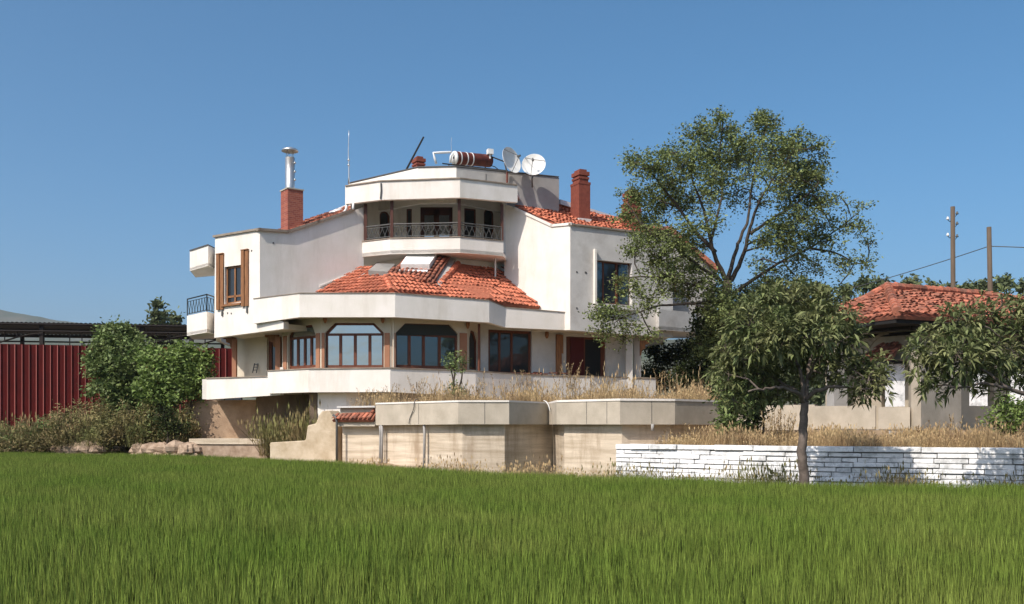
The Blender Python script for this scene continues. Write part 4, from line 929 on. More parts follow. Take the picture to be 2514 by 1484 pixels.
corrugated(fa, fc, 1.2, 5.95, 1.2, 6.0, .335, .055).build('corrugated_sheet', M['fence'], t)
g = MB(); u_ = Vector((fc[0] - fa[0], fc[1] - fa[1], 0)).normalized(); n_ = Vector((u_.y, -u_.x, 0)); L_ = math.hypot(fc[0] - fa[0], fc[1] - fa[1])
for i in range(int(L_ / .335)):
    p = Vector((*fa, 0)) + u_ * (i + .81) * .335 + n_ * .062; g.ct = random.random(); hw = .016
    g.hexa([p - u_ * hw + Vector((0, 0, 1.2)), p + u_ * hw + Vector((0, 0, 1.2)), p + u_ * hw + n_ * -.01 + Vector((0, 0, 1.2)), p - u_ * hw - n_ * .01 + Vector((0, 0, 1.2)),
            p - u_ * hw + Vector((0, 0, 5.96)), p + u_ * hw + Vector((0, 0, 5.96)), p + u_ * hw - n_ * .01 + Vector((0, 0, 5.96)), p - u_ * hw - n_ * .01 + Vector((0, 0, 5.96))])
tag(g.build('sheet_ribs', mat('pale_red_paint', (.34, .11, .09), .6, tint=.3), t), kind='stuff')  # paler narrow strip along each rib of the red sheet
t = thing('open_shed', (Wp(100, 60)[0], 62, 2), 'long dark open-sided shed with corrugated roof behind the red fence', 'shed')
sa, sb = Wp(-700, 56.5), Wp(620, 60.8); g = MB(); u_ = Vector((sb[0] - sa[0], sb[1] - sa[1], 0)).normalized(); n_ = Vector((-u_.y, u_.x, 0)); L_ = math.hypot(sb[0] - sa[0], sb[1] - sa[1])
vs = []; k = int(L_ / .26); A_ = Vector((*sa, 0)); dep_ = 8.0
for i in range(k + 1):
    for h, q in ((0, 0), (.05, .3), (.05, .55), (0, .85)):
        p = A_ + u_ * (i + q) * .26; z = 7.93 + h; vs += [p + Vector((0, 0, z)), p + n_ * dep_ + Vector((0, 0, z))]
g.add(vs, [(2 * i, 2 * i + 2, 2 * i + 3, 2 * i + 1) for i in range(len(vs) // 2 - 1)]); g.build('roof', M['blacksheet'], t)
g = MB()
for q in (.05, 4, 7.8):
    p0 = A_ + n_ * q; p1 = p0 + u_ * L_; g.tube([p0 + Vector((0, 0, 7.86)), p1 + Vector((0, 0, 7.86))], .07, 4); 
    g.tube([p0 + Vector((0, 0, 7.45)), p1 + Vector((0, 0, 7.45))], .05, 4)
g.build('roof_beam', M['shedwood'], t)
sposts = [-560, -230, 103, 350, 470, 590]
for px in sposts:
    s_ = Pl(sa, sb).s_at(px, -.3); p = A_ + u_ * s_ + n_ * .3
    g = MB(); g.box((p.x, p.y, 4.9), (.22, .22, 6.0)); g.build('post', M['shedwood'], t)
    for sd in (-1, 1):   # bow trusses springing from the post
        g = MB(); pts = [p + u_ * sd * q + Vector((0, 0, 7.35 - 1.35 * (q / 4.2) ** 1.5)) for q in (0, .7, 1.4, 2.1, 2.8, 3.5, 4.2)]
        if sd < 0:
            g.tube(pts, .05, 4)
            for q in range(1, 7): g.tube([pts[q], Vector((pts[q].x, pts[q].y, 7.5))], .035, 4)
            g.build('truss', M['shedwood'], t)
g = MB(); p = A_ + n_ * dep_; 
for px in (-400, -60, 230, 500): s_ = Pl(sa, sb).s_at(px, 0); c_ = p + u_ * s_; g = MB(); g.box((c_.x, c_.y, 4.9), (.2, .2, 6)); g.build('post', M['shedwood'], t)

# ================================================================== PAVILION ON THE RIGHT
t = thing('pavilion', (*Wp(2200, 32), 1.6), 'beige open pavilion with hipped red tile roof and arched niche behind the fruit trees', 'pavilion')
ap, rr = P3(2178, 712, 32.6), P3(2411, 731, 34.8); ec = P3(2203, 776, 29.0); el = P3(2035, 797, 31.2); er = P3(2640, 800, 31.4); rd = P3(2640, 762, 35.6); bl = P3(2080, 745, 37)
g = tiles([el, ec, ap], mess=2.5); tiles([ec, er, rd, rr, ap], mb=g, mess=2.5); tiles([bl, el, ap], mb=g, mess=1)
ridge(g, ec + Vector((0, 0, .12)), ap + Vector((0, 0, .14)), .15); ridge(g, ap + Vector((0, 0, .12)), rr + Vector((0, 0, .12)), .14); ridge(g, rr + Vector((0, 0, .12)), rd + Vector((0, 0, .1)), .14); ridge(g, el + Vector((0, 0, .12)), ap + Vector((0, 0, .14)), .13)
g.build('roof', M['oldtile'], t)
g = MB(); e_in = lambda v, k: Vector((v.x, v.y + k, v.z))
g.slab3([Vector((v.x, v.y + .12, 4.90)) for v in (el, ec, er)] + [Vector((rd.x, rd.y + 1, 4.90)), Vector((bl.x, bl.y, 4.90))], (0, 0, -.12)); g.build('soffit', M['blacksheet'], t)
w1 = Pl(Wp(2040, 32.0), Wp(2236, 30.0)); w2 = Pl(Wp(2236, 30.0), Wp(2640, 32.8)); X = w1.xy
g = MB(); g.bar(w1, -.3, w1.L, 4.70, 4.775, -.25, .04); g.bar(w2, .02, w2.L, 4.70, 4.775, -.25, .04); g.bar(w1, -.3, w1.L, 4.6, 4.699, -1.1, -.9); g.build('roof_beam', M['blacksheet'], t)
w1 = Pl(Wp(2040, 33.0), Wp(2236, 31.0)); w2 = Pl(Wp(2236, 31.0), Wp(2640, 33.8))
s0, s1 = w1.s_at(2128), w1.s_at(2232); r_ = (s1 - s0) / 2; c_ = (s0 + s1) / 2; zc = 3.6
ah = [(s0, 2.45), (s1 - .12, 2.45)] + [(c_ + r_ * math.cos(math.pi * k / 14) * (.97 if k < 3 else 1), zc + r_ * 1.0 * math.sin(math.pi * k / 14)) for k in range(15)]
s2, s3 = w1.s_at(2046), w1.s_at(2118); r2 = (s3 - s2) / 2
ah2 = [(s2, 2.45), (s3, 2.45)] + [((s2 + s3) / 2 + r2 * math.cos(math.pi * k / 12), zc + r2 * math.sin(math.pi * k / 12)) for k in range(13)]
o0_, o1_ = w1.s_at(2164), w1.s_at(2234); op = [(o0_, 2.36), (o1_, 2.36), (o1_, w1.xy(2200, 884)[1]), (o0_, w1.xy(2200, 884)[1])]
g = MB(); g.poly(w1, [(-.2, 1.6), (w1.L, 1.6), (w1.L, 4.75), (-.2, 4.75)], [op], .25); g.build('wall', M['beige'], t)
g = MB(); aa = w1.s_at(2127); ab = w1.s_at(2240); rc = (ab - aa) / 2; zc2 = w1.xy(2185, 818)[1] - rc
g.strip(w1, [((aa + ab) / 2 + rc * math.cos(math.pi * k / 16), zc2 + rc * math.sin(math.pi * k / 16)) for k in range(17)], .09, .002, .05); g.strip(w1, [((aa + ab) / 2 - 2 * rc - .3 + rc * math.cos(math.pi * k / 16), zc2 + rc * math.sin(math.pi * k / 16)) for k in range(17)], .09, .002, .05); g.build('arch_moulding', M['concrete'], t)
ca, cb = w1.s_at(2152), w1.s_at(2226); zt1, zb1 = w1.xy(2190, 847)[1], w1.xy(2190, 876)[1]
g = tiles([w1.p(ca, zb1 - .1, 1.0), w1.p(cb, zb1 - .1, 1.0), w1.p(cb - .12, zt1, .1), w1.p(ca + .25, zt1, .1)], mess=1.5, w_=.17, l_=.26); g.build('tile_canopy', M['oldtile'], t)
g = MB(); g.bar(w1, ca + .05, cb - .02, zb1 - .25, zb1 - .16, .002, .95); g.build('canopy_beam', M['blacksheet'], t)
X2 = w2.xy; hs = []
for p0, p1 in ((2380, 2440), (2478, 2560)):
    q0, q1 = w2.s_at(p0), w2.s_at(p1); hs.append([(q0, 2.4), (q1, 2.4), (q1, 3.9), (q0, 3.9)])
g = MB(); g.poly(w2, [(0.003, 1.6), (w2.L, 1.6), (w2.L, 4.75), (0.003, 4.75)], hs, .25); g.build('wall', M['beige'], t)
g = MB(); q0, q1 = w1.s_at(2237, .5), 0; x, y = Wp(2237, 29.5); x1, y1 = Wp(2261, 29.0); x2, y2 = Wp(2360, 30.3)
g.prism([(x, y), (x1, y1), (x2, y2), (x2 - .2, y2 + .5), (x + .2, y + .7)], 1.62, 4.0); g.build('pillar', M['concrete'], t)
w0 = Pl(Wp(1995, 30.6), Wp(2234, 29.4)); g = MB(); q_ = w0.s_at(2152)
g.bar(w0, 0, q_ - .03, 1.66, 2.36, -.18, 0); g.bar(w0, q_ + .05, w0.L, 1.66, 2.30, -.18, -.003); g.build('low_wall', M['concrete'], t)
g = MB(); g.bar(w0, -.0, w0.L, 1.0, 1.64, -.2, -.06); g.build('low_wall', M['greyblock'], t)
w3 = Pl(Wp(1800, 33.2), Wp(2000, 31.2)); g = MB(); g.bar(w3, 0, w3.L, 1.62, 2.42, -.2, 0); g.build('low_wall', M['concrete'], t)
x, y = Wp(2070, 31.5); g = MB(); g.box((x, y + .6, 2.7), (.5, .4, 2.2), .3); g.build('pillar', M['greyblock'], t)
# white yard wall with its own small tiled canopy, seen through the arch and openings
t = thing('yard_wall', (*Wp(2200, 37), 1.6), 'bright whitewashed yard wall seen through the openings of the pavilion', 'wall')
yw = Pl(Wp(2060, 46), Wp(2290, 46)); g = MB(); g.bar(yw, 0, yw.L, 1.6, 5.3, -.3, 0); g.build('panel', M['paintwhite'], t)
g = tiles([yw.p(0, 5.05, .85), yw.p(yw.L, 5.05, .85), yw.p(yw.L, 5.45, -.1), yw.p(0, 5.45, -.1)], mess=1, w_=.22); g.build('tile_canopy', M['oldtile'], t)
yw = Pl(Wp(2330, 46.5), Wp(2640, 46.5)); g = MB(); g.bar(yw, 0, yw.L, 1.6, 4.2, -.3, 0); g.build('panel', M['paintwhite'], t)
# ================================================================== POLES AND WIRE
def upole(px, ytop, pxb, d, r, label, ins):
    x0, y0 = Wp(pxb, d); tp = P3(px, ytop, d); t = thing('utility_pole', (x0, y0, 0), label, 'utility pole', 'wooden utility poles')
    g = MB(); g.tube([(x0 + (x0 - tp.x) * .4, y0, 0), tp], [r * 1.2, r], 10); g.build('pole', M['polewood'], t, smooth=True)
    for (dx, py) in ins:
        c_ = P3(px, py, d); g = MB(); sg = 1 if dx > 0 else -1; g.tube([c_, c_ + Vector((dx * .6, 0, -.1)), c_ + Vector((dx, 0, .0))], .02, 5); br = g.build('insulator_pin', M['iron'], t)
        g = MB(); g.lathe(c_ + Vector((dx, 0, .02)), [(0, .14), (.045, .12), (.05, .06), (.075, .03), (.07, -.01), (.02, -.02)], 10); g.build('insulator', M['dish'] if dx < 0 else M['railgrey'], br, smooth=True)
upole(2339, 508, 2341, 50, .11, 'taller weathered wooden utility pole with small insulators behind the pavilion', [(-.25, 540), (-.25, 580), (.22, 527), (.22, 552), (.22, 583)])
upole(2428, 558, 2436, 48, .11, 'shorter bare wooden pole leaning slightly, right of the taller pole', [])
g = MB(); wp = []
for (p0, p1, sag) in (((2095, 707, 56), (2428, 605, 48), 8), ((2428, 605, 48), (2900, 640, 44), -16)):
    for i in range(13): q = i / 12; wp.append(P3(p0[0] + (p1[0] - p0[0]) * q, p0[1] + (p1[1] - p0[1]) * q + sag * 4 * q * (1 - q) * .35, p0[2] + (p1[2] - p0[2]) * q))
g.tube(wp, .022, 4); tag(g.build('power_line', M['railgrey']), 'dark overhead power line sagging from the shorter pole', 'power line')

# ================================================================== TREES AND SHRUBS
def L3(px, py, d): return P3(px, py, d)
D = 36.5
def lobe(px, py, r, dd=0, dn=1.0): return (P3(px, py, D + dd), 1.1 * r * (D + dd) / F, dn)
fork = (1785, 690, 36.8)
limbs = [([L3(1782, 980, 36.8), L3(1782, 850, 36.8), L3(1778, 750, 36.8), L3(*fork)], .26, .18),
         ([L3(*fork), L3(1757, 640, 36.6), L3(1742, 585, 36.3), L3(1730, 520, 36.0), L3(1700, 440, 35.8), L3(1685, 370, 35.8)], .10, .02),
         ([L3(1745, 590, 36.4), L3(1762, 530, 36.8), L3(1775, 470, 37), L3(1765, 380, 37.2), L3(1775, 310, 37.2)], .06, .018),
         ([L3(*fork), L3(1800, 640, 37), L3(1815, 590, 37.3), L3(1838, 540, 37.5), L3(1845, 450, 37.8), L3(1870, 370, 37.8), L3(1885, 300, 37.8)], .09, .02),
         ([L3(1795, 690, 36.9), L3(1825, 630, 36.8), L3(1842, 560, 36.5), L3(1860, 500, 36.2), L3(1905, 430, 35.8), L3(1950, 370, 35.6)], .095, .02),
         ([L3(1842, 575, 36.5), L3(1890, 540, 36.3), L3(1960, 500, 36.0), L3(2010, 450, 36)], .07, .02),
         ([L3(1800, 720, 37), L3(1860, 680, 37.3), L3(1920, 640, 37.6), L3(1990, 610, 37.6), L3(2060, 560, 37.6), L3(2110, 520, 37.6)], .08, .015),
         ([L3(1990, 610, 37.6), L3(2050, 620, 37.5), L3(2110, 650, 37.4), L3(2145, 640, 37.3)], .05, .012),
         ([L3(1757, 620, 36.6), L3(1700, 560, 36.3), L3(1660, 500, 36), L3(1610, 440, 35.8), L3(1580, 400, 35.7)], .08, .02),
         ([L3(1770, 690, 36.8), L3(1710, 650, 36.2), L3(1650, 600, 35.7), L3(1580, 560, 35.5), L3(1540, 500, 35.4)], .08, .02),
         ([L3(1775, 740, 36.6), L3(1700, 745, 35.8), L3(1620, 750, 35.2), L3(1560, 770, 34.8), L3(1490, 790, 34.6)], .07, .015),
         ([L3(1775, 720, 36.6), L3(1700, 700, 36.0), L3(1620, 680, 35.5), L3(1540, 680, 35.2), L3(1490, 690, 35.1)], .06, .015)]
lb = [lobe(*q) for q in [(1600, 415, 58, -1), (1560, 480, 45, -.5), (1550, 400, 35, 0), (1625, 500, 60, 1.5), (1690, 400, 62, -1.5), (1715, 330, 46, 0), (1770, 320, 45, 1), (1765, 285, 22, 0), (1790, 400, 70, 2, .7), (1745, 450, 50, -2, .8),
      (1880, 310, 42, 0), (1868, 290, 28, .5), (1905, 370, 62, -1.5), (1850, 380, 50, 2, .7), (1950, 350, 45, 0), (1985, 410, 50, .5), (2005, 360, 30, 0), (1965, 480, 62, 1.5), (1960, 540, 50, -1.5, .8), (2015, 500, 36, 0), (1910, 450, 50, -2, .7),
      (1700, 490, 60, 1, .7), (1800, 480, 60, 2.5, .35), (1870, 500, 50, 2, .3), (1600, 580, 55, -1, .9), (1560, 610, 40, -1, .8), (1660, 600, 55, -1.5, .9), (1640, 680, 58, -1, 1), (1700, 660, 50, 0, 1), (1560, 700, 40, -1.5, .8), (1520, 690, 26, -1.5, .7),
      (1500, 765, 40, -2, 1), (1465, 770, 26, -2, .9), (1480, 815, 34, -2, .9), (1540, 800, 36, -2, .8), (1590, 740, 40, -1.5, .8), (1690, 715, 38, .5, 1.1), (1775, 745, 52, .5, 1.4), (1775, 820, 50, 1.0, 1.4), (1840, 730, 50, 1.0, 1.2), (1755, 705, 42, -1, 1.2), (1800, 770, 50, -1.2, 1.4), (1745, 770, 32, -.5, 1.2), (1870, 770, 50, .3, 1.2), (1890, 710, 40, .5, 1.1), (1820, 850, 50, -1, 1.2), (1730, 850, 30, 1, 1.2), (1830, 800, 56, 1, 1.4),
      (2080, 545, 45, .5, .45), (2120, 560, 34, .5, .4), (2110, 500, 28, .5, .35), (2060, 480, 26, .5, .4), (2120, 640, 36, .5, .6), (2070, 650, 40, .5, .5), (2010, 650, 40, .5, .5), (1990, 590, 46, 1, .55), (1930, 600, 50, -1, .9), (1915, 560, 50, -1, 1.0), (1900, 670, 42, 1, .7), (1955, 680, 30, 1, .6), (2060, 700, 22, .5, .4), (2010, 560, 40, 1, .6), (1690, 560, 40, -2, .7), (1860, 640, 35, 2, .35), (1650, 450, 45, 0, .9), (1640, 380, 30, .5, .9), (1740, 380, 50, .5, .9), (1820, 350, 45, 0, .8), (1930, 400, 50, 0, .9), (1840, 430, 45, -1.5, .6), (1530, 530, 30, -.5, .8), (1580, 540, 45, .5, .9), (1700, 600, 50, 1.5, .6), (1620, 640, 45, 0, .9), (1960, 440, 50, 0, .9), (2010, 440, 34, 0, .8), (2040, 590, 40, .5, .5), (2130, 600, 30, .5, .4), (1960, 640, 40, .3, .6), (1870, 590, 40, -1, .6), (1740, 540, 45, -2, .5), (1600, 820, 26, -1.5, .6), (1530, 840, 20, -1.5, .6)]]
make_tree('deciduous_tree', 'tall loose-crowned green tree with dark forked trunk standing before the right wing', 'tree', (*Wp(1782, 36.8), 1.5), limbs, lb, M['leafbig'], M['bark'], 118, 16, .112, .5, .12, twigs=2.2, droop=.25, shell=.3)

# (lobes above follow the crown's uneven outline)
# dense shrubs below the big tree; its shade is painted into the leaf colour
def bush(name, label, cat, lobes_, d, m, ncl, per, leaf, asp, sig, base_z, stems=5, group=None, bark='bark', **kw):
    lb = [(P3(px, py, d + dd), r * d / F, dn) for px, py, r, dd, dn in lobes_]; cx = sum(l[0].x for l in lb) / len(lb); b = Vector((cx, d, base_z)); lm = []
    for i in range(stems):
        l = lb[i % len(lb)]; lm.append(([b + Vector((random.uniform(-.3, .3), random.uniform(-.2, .2), 0)), b.lerp(l[0], .5) + Vector((random.uniform(-.2, .2), 0, .1)), l[0]], .05, .015))
    return make_tree(name, label, cat, tuple(b), lm, lb, m, M[bark], ncl, per, leaf, asp, sig, group=group, trunkname='stem', **kw)
bush('ivy_thicket', 'dense thicket with shade-darkened leaf colour under the tall tree, filling the gap right of the house', 'thicket',
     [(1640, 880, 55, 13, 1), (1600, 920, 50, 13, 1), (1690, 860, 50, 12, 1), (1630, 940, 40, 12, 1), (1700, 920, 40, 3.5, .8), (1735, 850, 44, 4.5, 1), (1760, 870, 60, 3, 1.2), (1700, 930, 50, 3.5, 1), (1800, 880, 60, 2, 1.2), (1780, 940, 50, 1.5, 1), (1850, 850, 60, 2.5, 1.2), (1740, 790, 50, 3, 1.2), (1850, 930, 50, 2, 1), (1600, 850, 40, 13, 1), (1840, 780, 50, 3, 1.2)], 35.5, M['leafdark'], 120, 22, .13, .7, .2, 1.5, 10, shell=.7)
bush('leafy_shrub', 'upright leafy green shrub beside the end of the concrete garden wall', 'shrub', [(1790, 1040, 30, 0, 1.3), (1800, 1000, 36, 0, 1.3), (1790, 950, 36, 0, 1.2), (1820, 960, 30, .5, 1.2), (1775, 915, 26, .5, 1), (1825, 1050, 26, .3, 1)], 28.6, M['leafbush'], 230, 18, .12, .5, .13, 1.1, 5)
bush('ivy_bush', 'dark bushy ivy clump between the leafy shrub and the fruit tree trunk', 'bush', [(1850, 1010, 34, 0, 1.2), (1870, 960, 40, 0, 1.2), (1850, 1055, 24, 0, 1), (1840, 920, 40, .3, 1)], 29.5, M['leafdark'], 200, 18, .12, .6, .14, 1.1, 4)
bush('leafy_shrub', 'bright green leafy shrub in the dry grass at the right edge, below the second loquat', 'shrub', [(2460, 1010, 26, 0, 1), (2440, 1035, 22, 0, 1), (2490, 1000, 26, .2, 1), (2480, 1045, 26, 0, 1), (2510, 1030, 26, 0, 1), (2470, 975, 18, 0, .8), (2530, 1000, 30, 0, 1)], 27.5, M['leafbright'], 230, 16, .11, .5, .12, 1.1, 4)
# loquat trees: long drooping leaves in rosettes
def rosette_tree(label, base, limbs, lobes_, nros, per, leaf, m):
    t = thing('loquat_tree', base, label, 'fruit tree', 'loquat trees by the white wall'); mb = MB(); nodes = []
    for pts, r0, r1 in limbs:
        pts = [Vector(p) for p in pts]; dn = []
        for i in range(len(pts) - 1):
            for q in range(5): dn.append(pts[i].lerp(pts[i + 1], q / 5))
        dn.append(pts[-1])
        for _ in range(2): dn = [dn[0]] + [(dn[i - 1] + dn[i] * 2 + dn[i + 1]) / 4 for i in range(1, len(dn) - 1)] + [dn[-1]]
        dn = [p + Vector((random.uniform(-1, 1), random.uniform(-1, 1), random.uniform(-1, 1))) * .02 for p in dn]
        rr = [r0 + (r1 - r0) * i / (len(dn) - 1) for i in range(len(dn))]; mb.tube(dn, rr, 8); nodes += list(zip(dn, rr))[len(dn) // 3:]
    LP = []; LD = []
    for c, r, dn_ in lobes_:
        c = Vector(c); K = max(4, int(nros * dn_ * r * r * r)); sub = None
        near = min(nodes, key=lambda q: (q[0] - c).length); m_ = near[0].lerp(c, .5) + Vector((random.uniform(-.1, .1), random.uniform(-.1, .1), .05)); mb.tube([near[0], m_, c], [min(.03, near[1]), .018, .012], 5); sub = [m_, near[0].lerp(m_, .5), c]
        for _ in range(K):
            v = Vector(rng.normal(size=3)).normalized(); q = c + Vector((v.x, v.y, v.z * .85)) * r * (random.random() ** .45)
            s_ = min(sub, key=lambda x: (x - q).length)
            if random.random() < .22: mb.tube([s_, s_.lerp(q, .6) + Vector((0, 0, -.03)), q], [.012, .009, .007], 3, False)
            k = int(per * random.uniform(.6, 1.4)); out = (q - c).normalized() if (q - c).length > .01 else Vector((0, 0, 1)); tipdir = (out + Vector((0, 0, .6))).normalized()
            for i in range(k):
                w_ = Vector(rng.normal(size=3)).normalized(); d_ = (w_ + tipdir * .7); d_.normalize(); LP.append(q + d_ * .02); LD.append(d_)
    mb.build('trunk', M['palebark'] if False else m[1], t, smooth=True)
    n = len(LP); P = np.array([tuple(p) for p in LP]); Dd = np.array([tuple(p) for p in LD]); Ls = leaf * rng.uniform(.6, 1.2, n)[:, None]
    up_ = np.tile(np.array([0, 0, 1.0]), (n, 1)) + rng.normal(size=(n, 3)) * .5; sd = np.cross(Dd, up_); sd /= np.linalg.norm(sd, axis=1)[:, None] + 1e-9
    W_ = Ls * .24; dz = np.zeros((n, 3)); dz[:, 2] = -1
    midp = P + Dd * Ls * .5 + dz * Ls * .04; tip = P + Dd * Ls * .92 + dz * Ls * .28
    V = np.empty((n, 2, 4, 3)); V[:, 0, 0] = P; V[:, 0, 1] = midp + sd * W_ * .5 + dz * W_ * -.12; V[:, 0, 2] = tip; V[:, 0, 3] = midp + dz * W_ * .1
    V[:, 1, 0] = P; V[:, 1, 1] = midp + dz * W_ * .1; V[:, 1, 2] = tip; V[:, 1, 3] = midp - sd * W_ * .5 + dz * W_ * -.12
    quads('crown', m[0], V.reshape(-1, 3), 2 * n, t, np.repeat(rng.uniform(0, 1, n), 2)); return t
d1 = 21.8
def q1(px, py, dd=0): return P3(px, py, d1 + dd)
limbs = [([q1(1978, 1245), q1(1974, 1180), q1(1966, 1110), q1(1974, 1040), q1(1976, 985)], .125, .085),
         ([q1(1976, 990), q1(1960, 965, -.3), q1(1920, 950, -.5), q1(1880, 955, -.7), q1(1835, 962, -.9)], .055, .018), ([q1(1978, 985), q1(2000, 962, -.2), q1(2040, 948, -.4), q1(2090, 952, -.5), q1(2125, 956, -.6)], .055, .018),
         ([q1(1976, 990), q1(1970, 940, .1), q1(1962, 905, .2), q1(1950, 870, .3), q1(1940, 800, .5)], .06, .02), ([q1(1979, 985), q1(1984, 930, .1), q1(1990, 870, .5), q1(2040, 820, .8), q1(2070, 790, .9)], .05, .018),
         ([q1(1984, 930), q1(2010, 870, -.5), q1(2050, 845, -.8), q1(2085, 825, -1)], .035, .012), ([q1(1960, 900, .2), q1(1900, 850, -.4), q1(1850, 820, -.6), q1(1810, 790, -.7)], .04, .012), ([q1(1960, 960, .2), q1(1900, 930, .6), q1(1850, 900, .8)], .035, .012)]
lb = [(q1(px, py, dd), 1.12 * r * d1 / F, dn) for px, py, r, dd, dn in [(1880, 760, 62, 0, 1), (1960, 745, 62, .4, 1), (2040, 765, 58, 0, 1), (1830, 800, 50, -.5, 1), (2080, 820, 48, 0, .9), (1930, 820, 60, -.9, 1), (2010, 810, 55, -1, .9), (1990, 740, 50, 1, 1), (1860, 850, 48, -.8, .8), (1820, 880, 48, .2, .8), (1790, 920, 40, 0, .6), (1920, 880, 45, .8, .9),
     (1840, 940, 38, .3, .7), (1890, 930, 40, .9, .6), (2050, 890, 46, .3, .8), (2100, 910, 48, 0, .8), (2140, 930, 40, -.2, .7), (2110, 960, 32, -.4, .7), (2160, 895, 30, 0, .6), (2050, 950, 30, .3, .5), (1910, 970, 30, .5, .5), (1780, 850, 36, .3, .6), (2170, 960, 24, -.2, .5), (1840, 985, 30, .6, .7), (1930, 940, 40, 1.0, 1), (2030, 920, 40, 1.0, .8), (1775, 960, 30, .5, .7), (2130, 975, 26, .2, .7), (1765, 900, 34, .8, .8), (1970, 860, 50, 1.2, 1.1), (1800, 980, 30, .5, .7), (1880, 985, 26, .8, .7), (1860, 900, 45, .6, .9), (1900, 800, 50, .8, 1), (2080, 870, 40, .6, .8), (2100, 980, 24, 0, .6), (2150, 920, 34, .4, .7)]]
rosette_tree('loquat tree with long leaves growing in front of the white wall, whole trunk visible', (q1(1978, 1240).x, d1, 0), limbs, lb, 520, 9, .24, (M['leafloquat'], M['palebark']))
d2 = 20.8
def q2(px, py, dd=0): return P3(px, py, d2 + dd)
limbs = [([q2(2640, 1250), q2(2632, 1130), q2(2620, 1010)], .12, .09), ([q2(2620, 1010), q2(2540, 975, -.2), q2(2480, 955, -.4), q2(2420, 940, -.5), q2(2350, 955, -.6)], .06, .02), ([q2(2620, 1010), q2(2570, 900, .2), q2(2500, 830, .3), q2(2440, 780, .3)], .06, .02), ([q2(2620, 1010), q2(2640, 880), q2(2650, 780)], .06, .02),
         ([q2(2540, 870, .3), q2(2470, 840, -.6), q2(2420, 800, -.8)], .03, .01), ([q2(2480, 955, -.4), q2(2400, 900), q2(2320, 870, .2)], .035, .012)]
lb = [(q2(px, py, dd), 1.1 * r * d2 / F, dn) for px, py, r, dd, dn in [(2270, 900, 46, 0, .9), (2300, 840, 52, 0, 1), (2350, 790, 50, 0, 1), (2420, 770, 50, .3, .7), (2350, 870, 58, -.6, 1), (2420, 860, 58, -.3, .9), (2280, 950, 34, 0, .8), (2340, 930, 48, .3, .9), (2400, 930, 40, .5, .8), (2470, 900, 56, .4, .9), (2490, 760, 46, .5, .7), (2520, 820, 55, 0, .5), (2460, 730, 26, .2, .8), (2560, 760, 56, 0, .9), (2560, 880, 55, .2, .9), (2620, 800, 60, 0, .9), (2660, 880, 60, 0, .9), (2700, 800, 60, 0, .9), (2250, 860, 30, 0, .7), (2450, 960, 26, .3, .5), (2500, 940, 34, .5, .6)]]
rosette_tree('loquat tree cut by the right edge of the photo, partly bare twigs', (q2(2640, 1240).x, d2, 0), limbs, lb, 480, 9, .235, (M['leafloquat'], M['palebark']))
# left bushes
bush('garden_bush', 'big rounded olive-green bush in front of the red fence', 'bush', [(285, 850, 52, 0, 1), (260, 900, 46, 0, 1), (320, 880, 50, -.5, 1), (275, 825, 30, 0, 1), (300, 815, 24, .2, 1), (260, 950, 44, 0, .9), (310, 940, 50, 0, 1), (330, 990, 40, 0, .9), (290, 990, 30, 0, .8), (330, 840, 30, .3, 1), (245, 860, 24, 0, 1)], 44.5, M['leafbush'], 85, 36, .17, .62, .19, 1.2, 6, shell=.75)
bush('garden_bush', 'bright yellow-green bush right of the olive-green bush, beside the house', 'bush', [(390, 900, 44, 0, 1), (440, 890, 42, 0, 1), (380, 950, 44, 0, 1), (435, 945, 46, -.5, 1), (480, 910, 38, 0, 1), (495, 880, 24, 0, .9), (510, 895, 16, 0, .9), (370, 870, 24, 0, 1), (450, 858, 18, 0, .8), (490, 950, 34, 0, .9), (400, 990, 36, 0, .8)], 42.5, M['leafbright'], 80, 34, .19, .5, .18, 1.0, 6, shell=.75)
bush('creeper_mound', 'small dark green bush at the foot of the bank left of the basement', 'bush', [(415, 1040, 28, 0, 1), (400, 1020, 26, .3, 1), (440, 1050, 20, 0, .8)], 40.3, M['leafdark'], 120, 20, .13, .5, .13, .7, 3)
bush('garden_sapling', 'small sapling growing on top of the garden wall in front of the bay windows', 'sapling', [(1120, 880, 20, 0, 1), (1135, 892, 16, 0, .9), (1105, 895, 16, 0, .9), (1122, 960, 20, 0, 1.2), (1135, 970, 14, 0, 1), (1122, 905, 18, 0, .8), (1115, 945, 12, 0, 1)], 33.0, M['leafbush'], 330, 10, .10, .35, .10, 2.4, 5)
# distant trees
def far_tree(px, ytop, d, wpx, label, m='leaffar', basez=2.0, conical=False, nm='far_tree', group='trees behind the pavilion'):
    tp = P3(px, ytop - 4, d); h = tp.z - basez; r = wpx * .5 * d / F; lb = []; x, y = tp.x, tp.y
    k = 11 if conical else 7
    for i in range(k):
        q = i / (k - 1); rr = r * (1.0 - .72 * q if conical else math.sin(math.pi * (.15 + .72 * q)))
        lb.append(((x + random.uniform(-.35, .35) * r * (1 - .8 * q if conical else 1), y + random.uniform(-.4, .4) * r, basez + h * (.2 + .76 * q) - rr * .3), max(.3 if conical else .5, rr * .9), 1.6 if conical else 1))
    return make_tree(nm, label, 'tree', (x, y, basez), [([(x, y, basez), (x, y, basez + h * .5), (x, y, tp.z - .4)], .25, .05)], lb, M[m], M['bark'], 90, 16, .42, .5, .28, twigs=.5, group=group, shell=.5)
far_tree(382, 738, 92, 34, 'pointed distant conifer rising above the shed roof, the taller one', conical=True, nm='conifer', group='distant conifers behind the shed')
far_tree(400, 768, 92, 24, 'slim low conifer top touching the right side of the taller distant conifer', conical=True, nm='conifer', group='distant conifers behind the shed')
far_tree(428, 774, 95, 18, 'small distant conifer above the shed roof, nearest to the house balcony', conical=True, nm='conifer', group='distant conifers behind the shed')
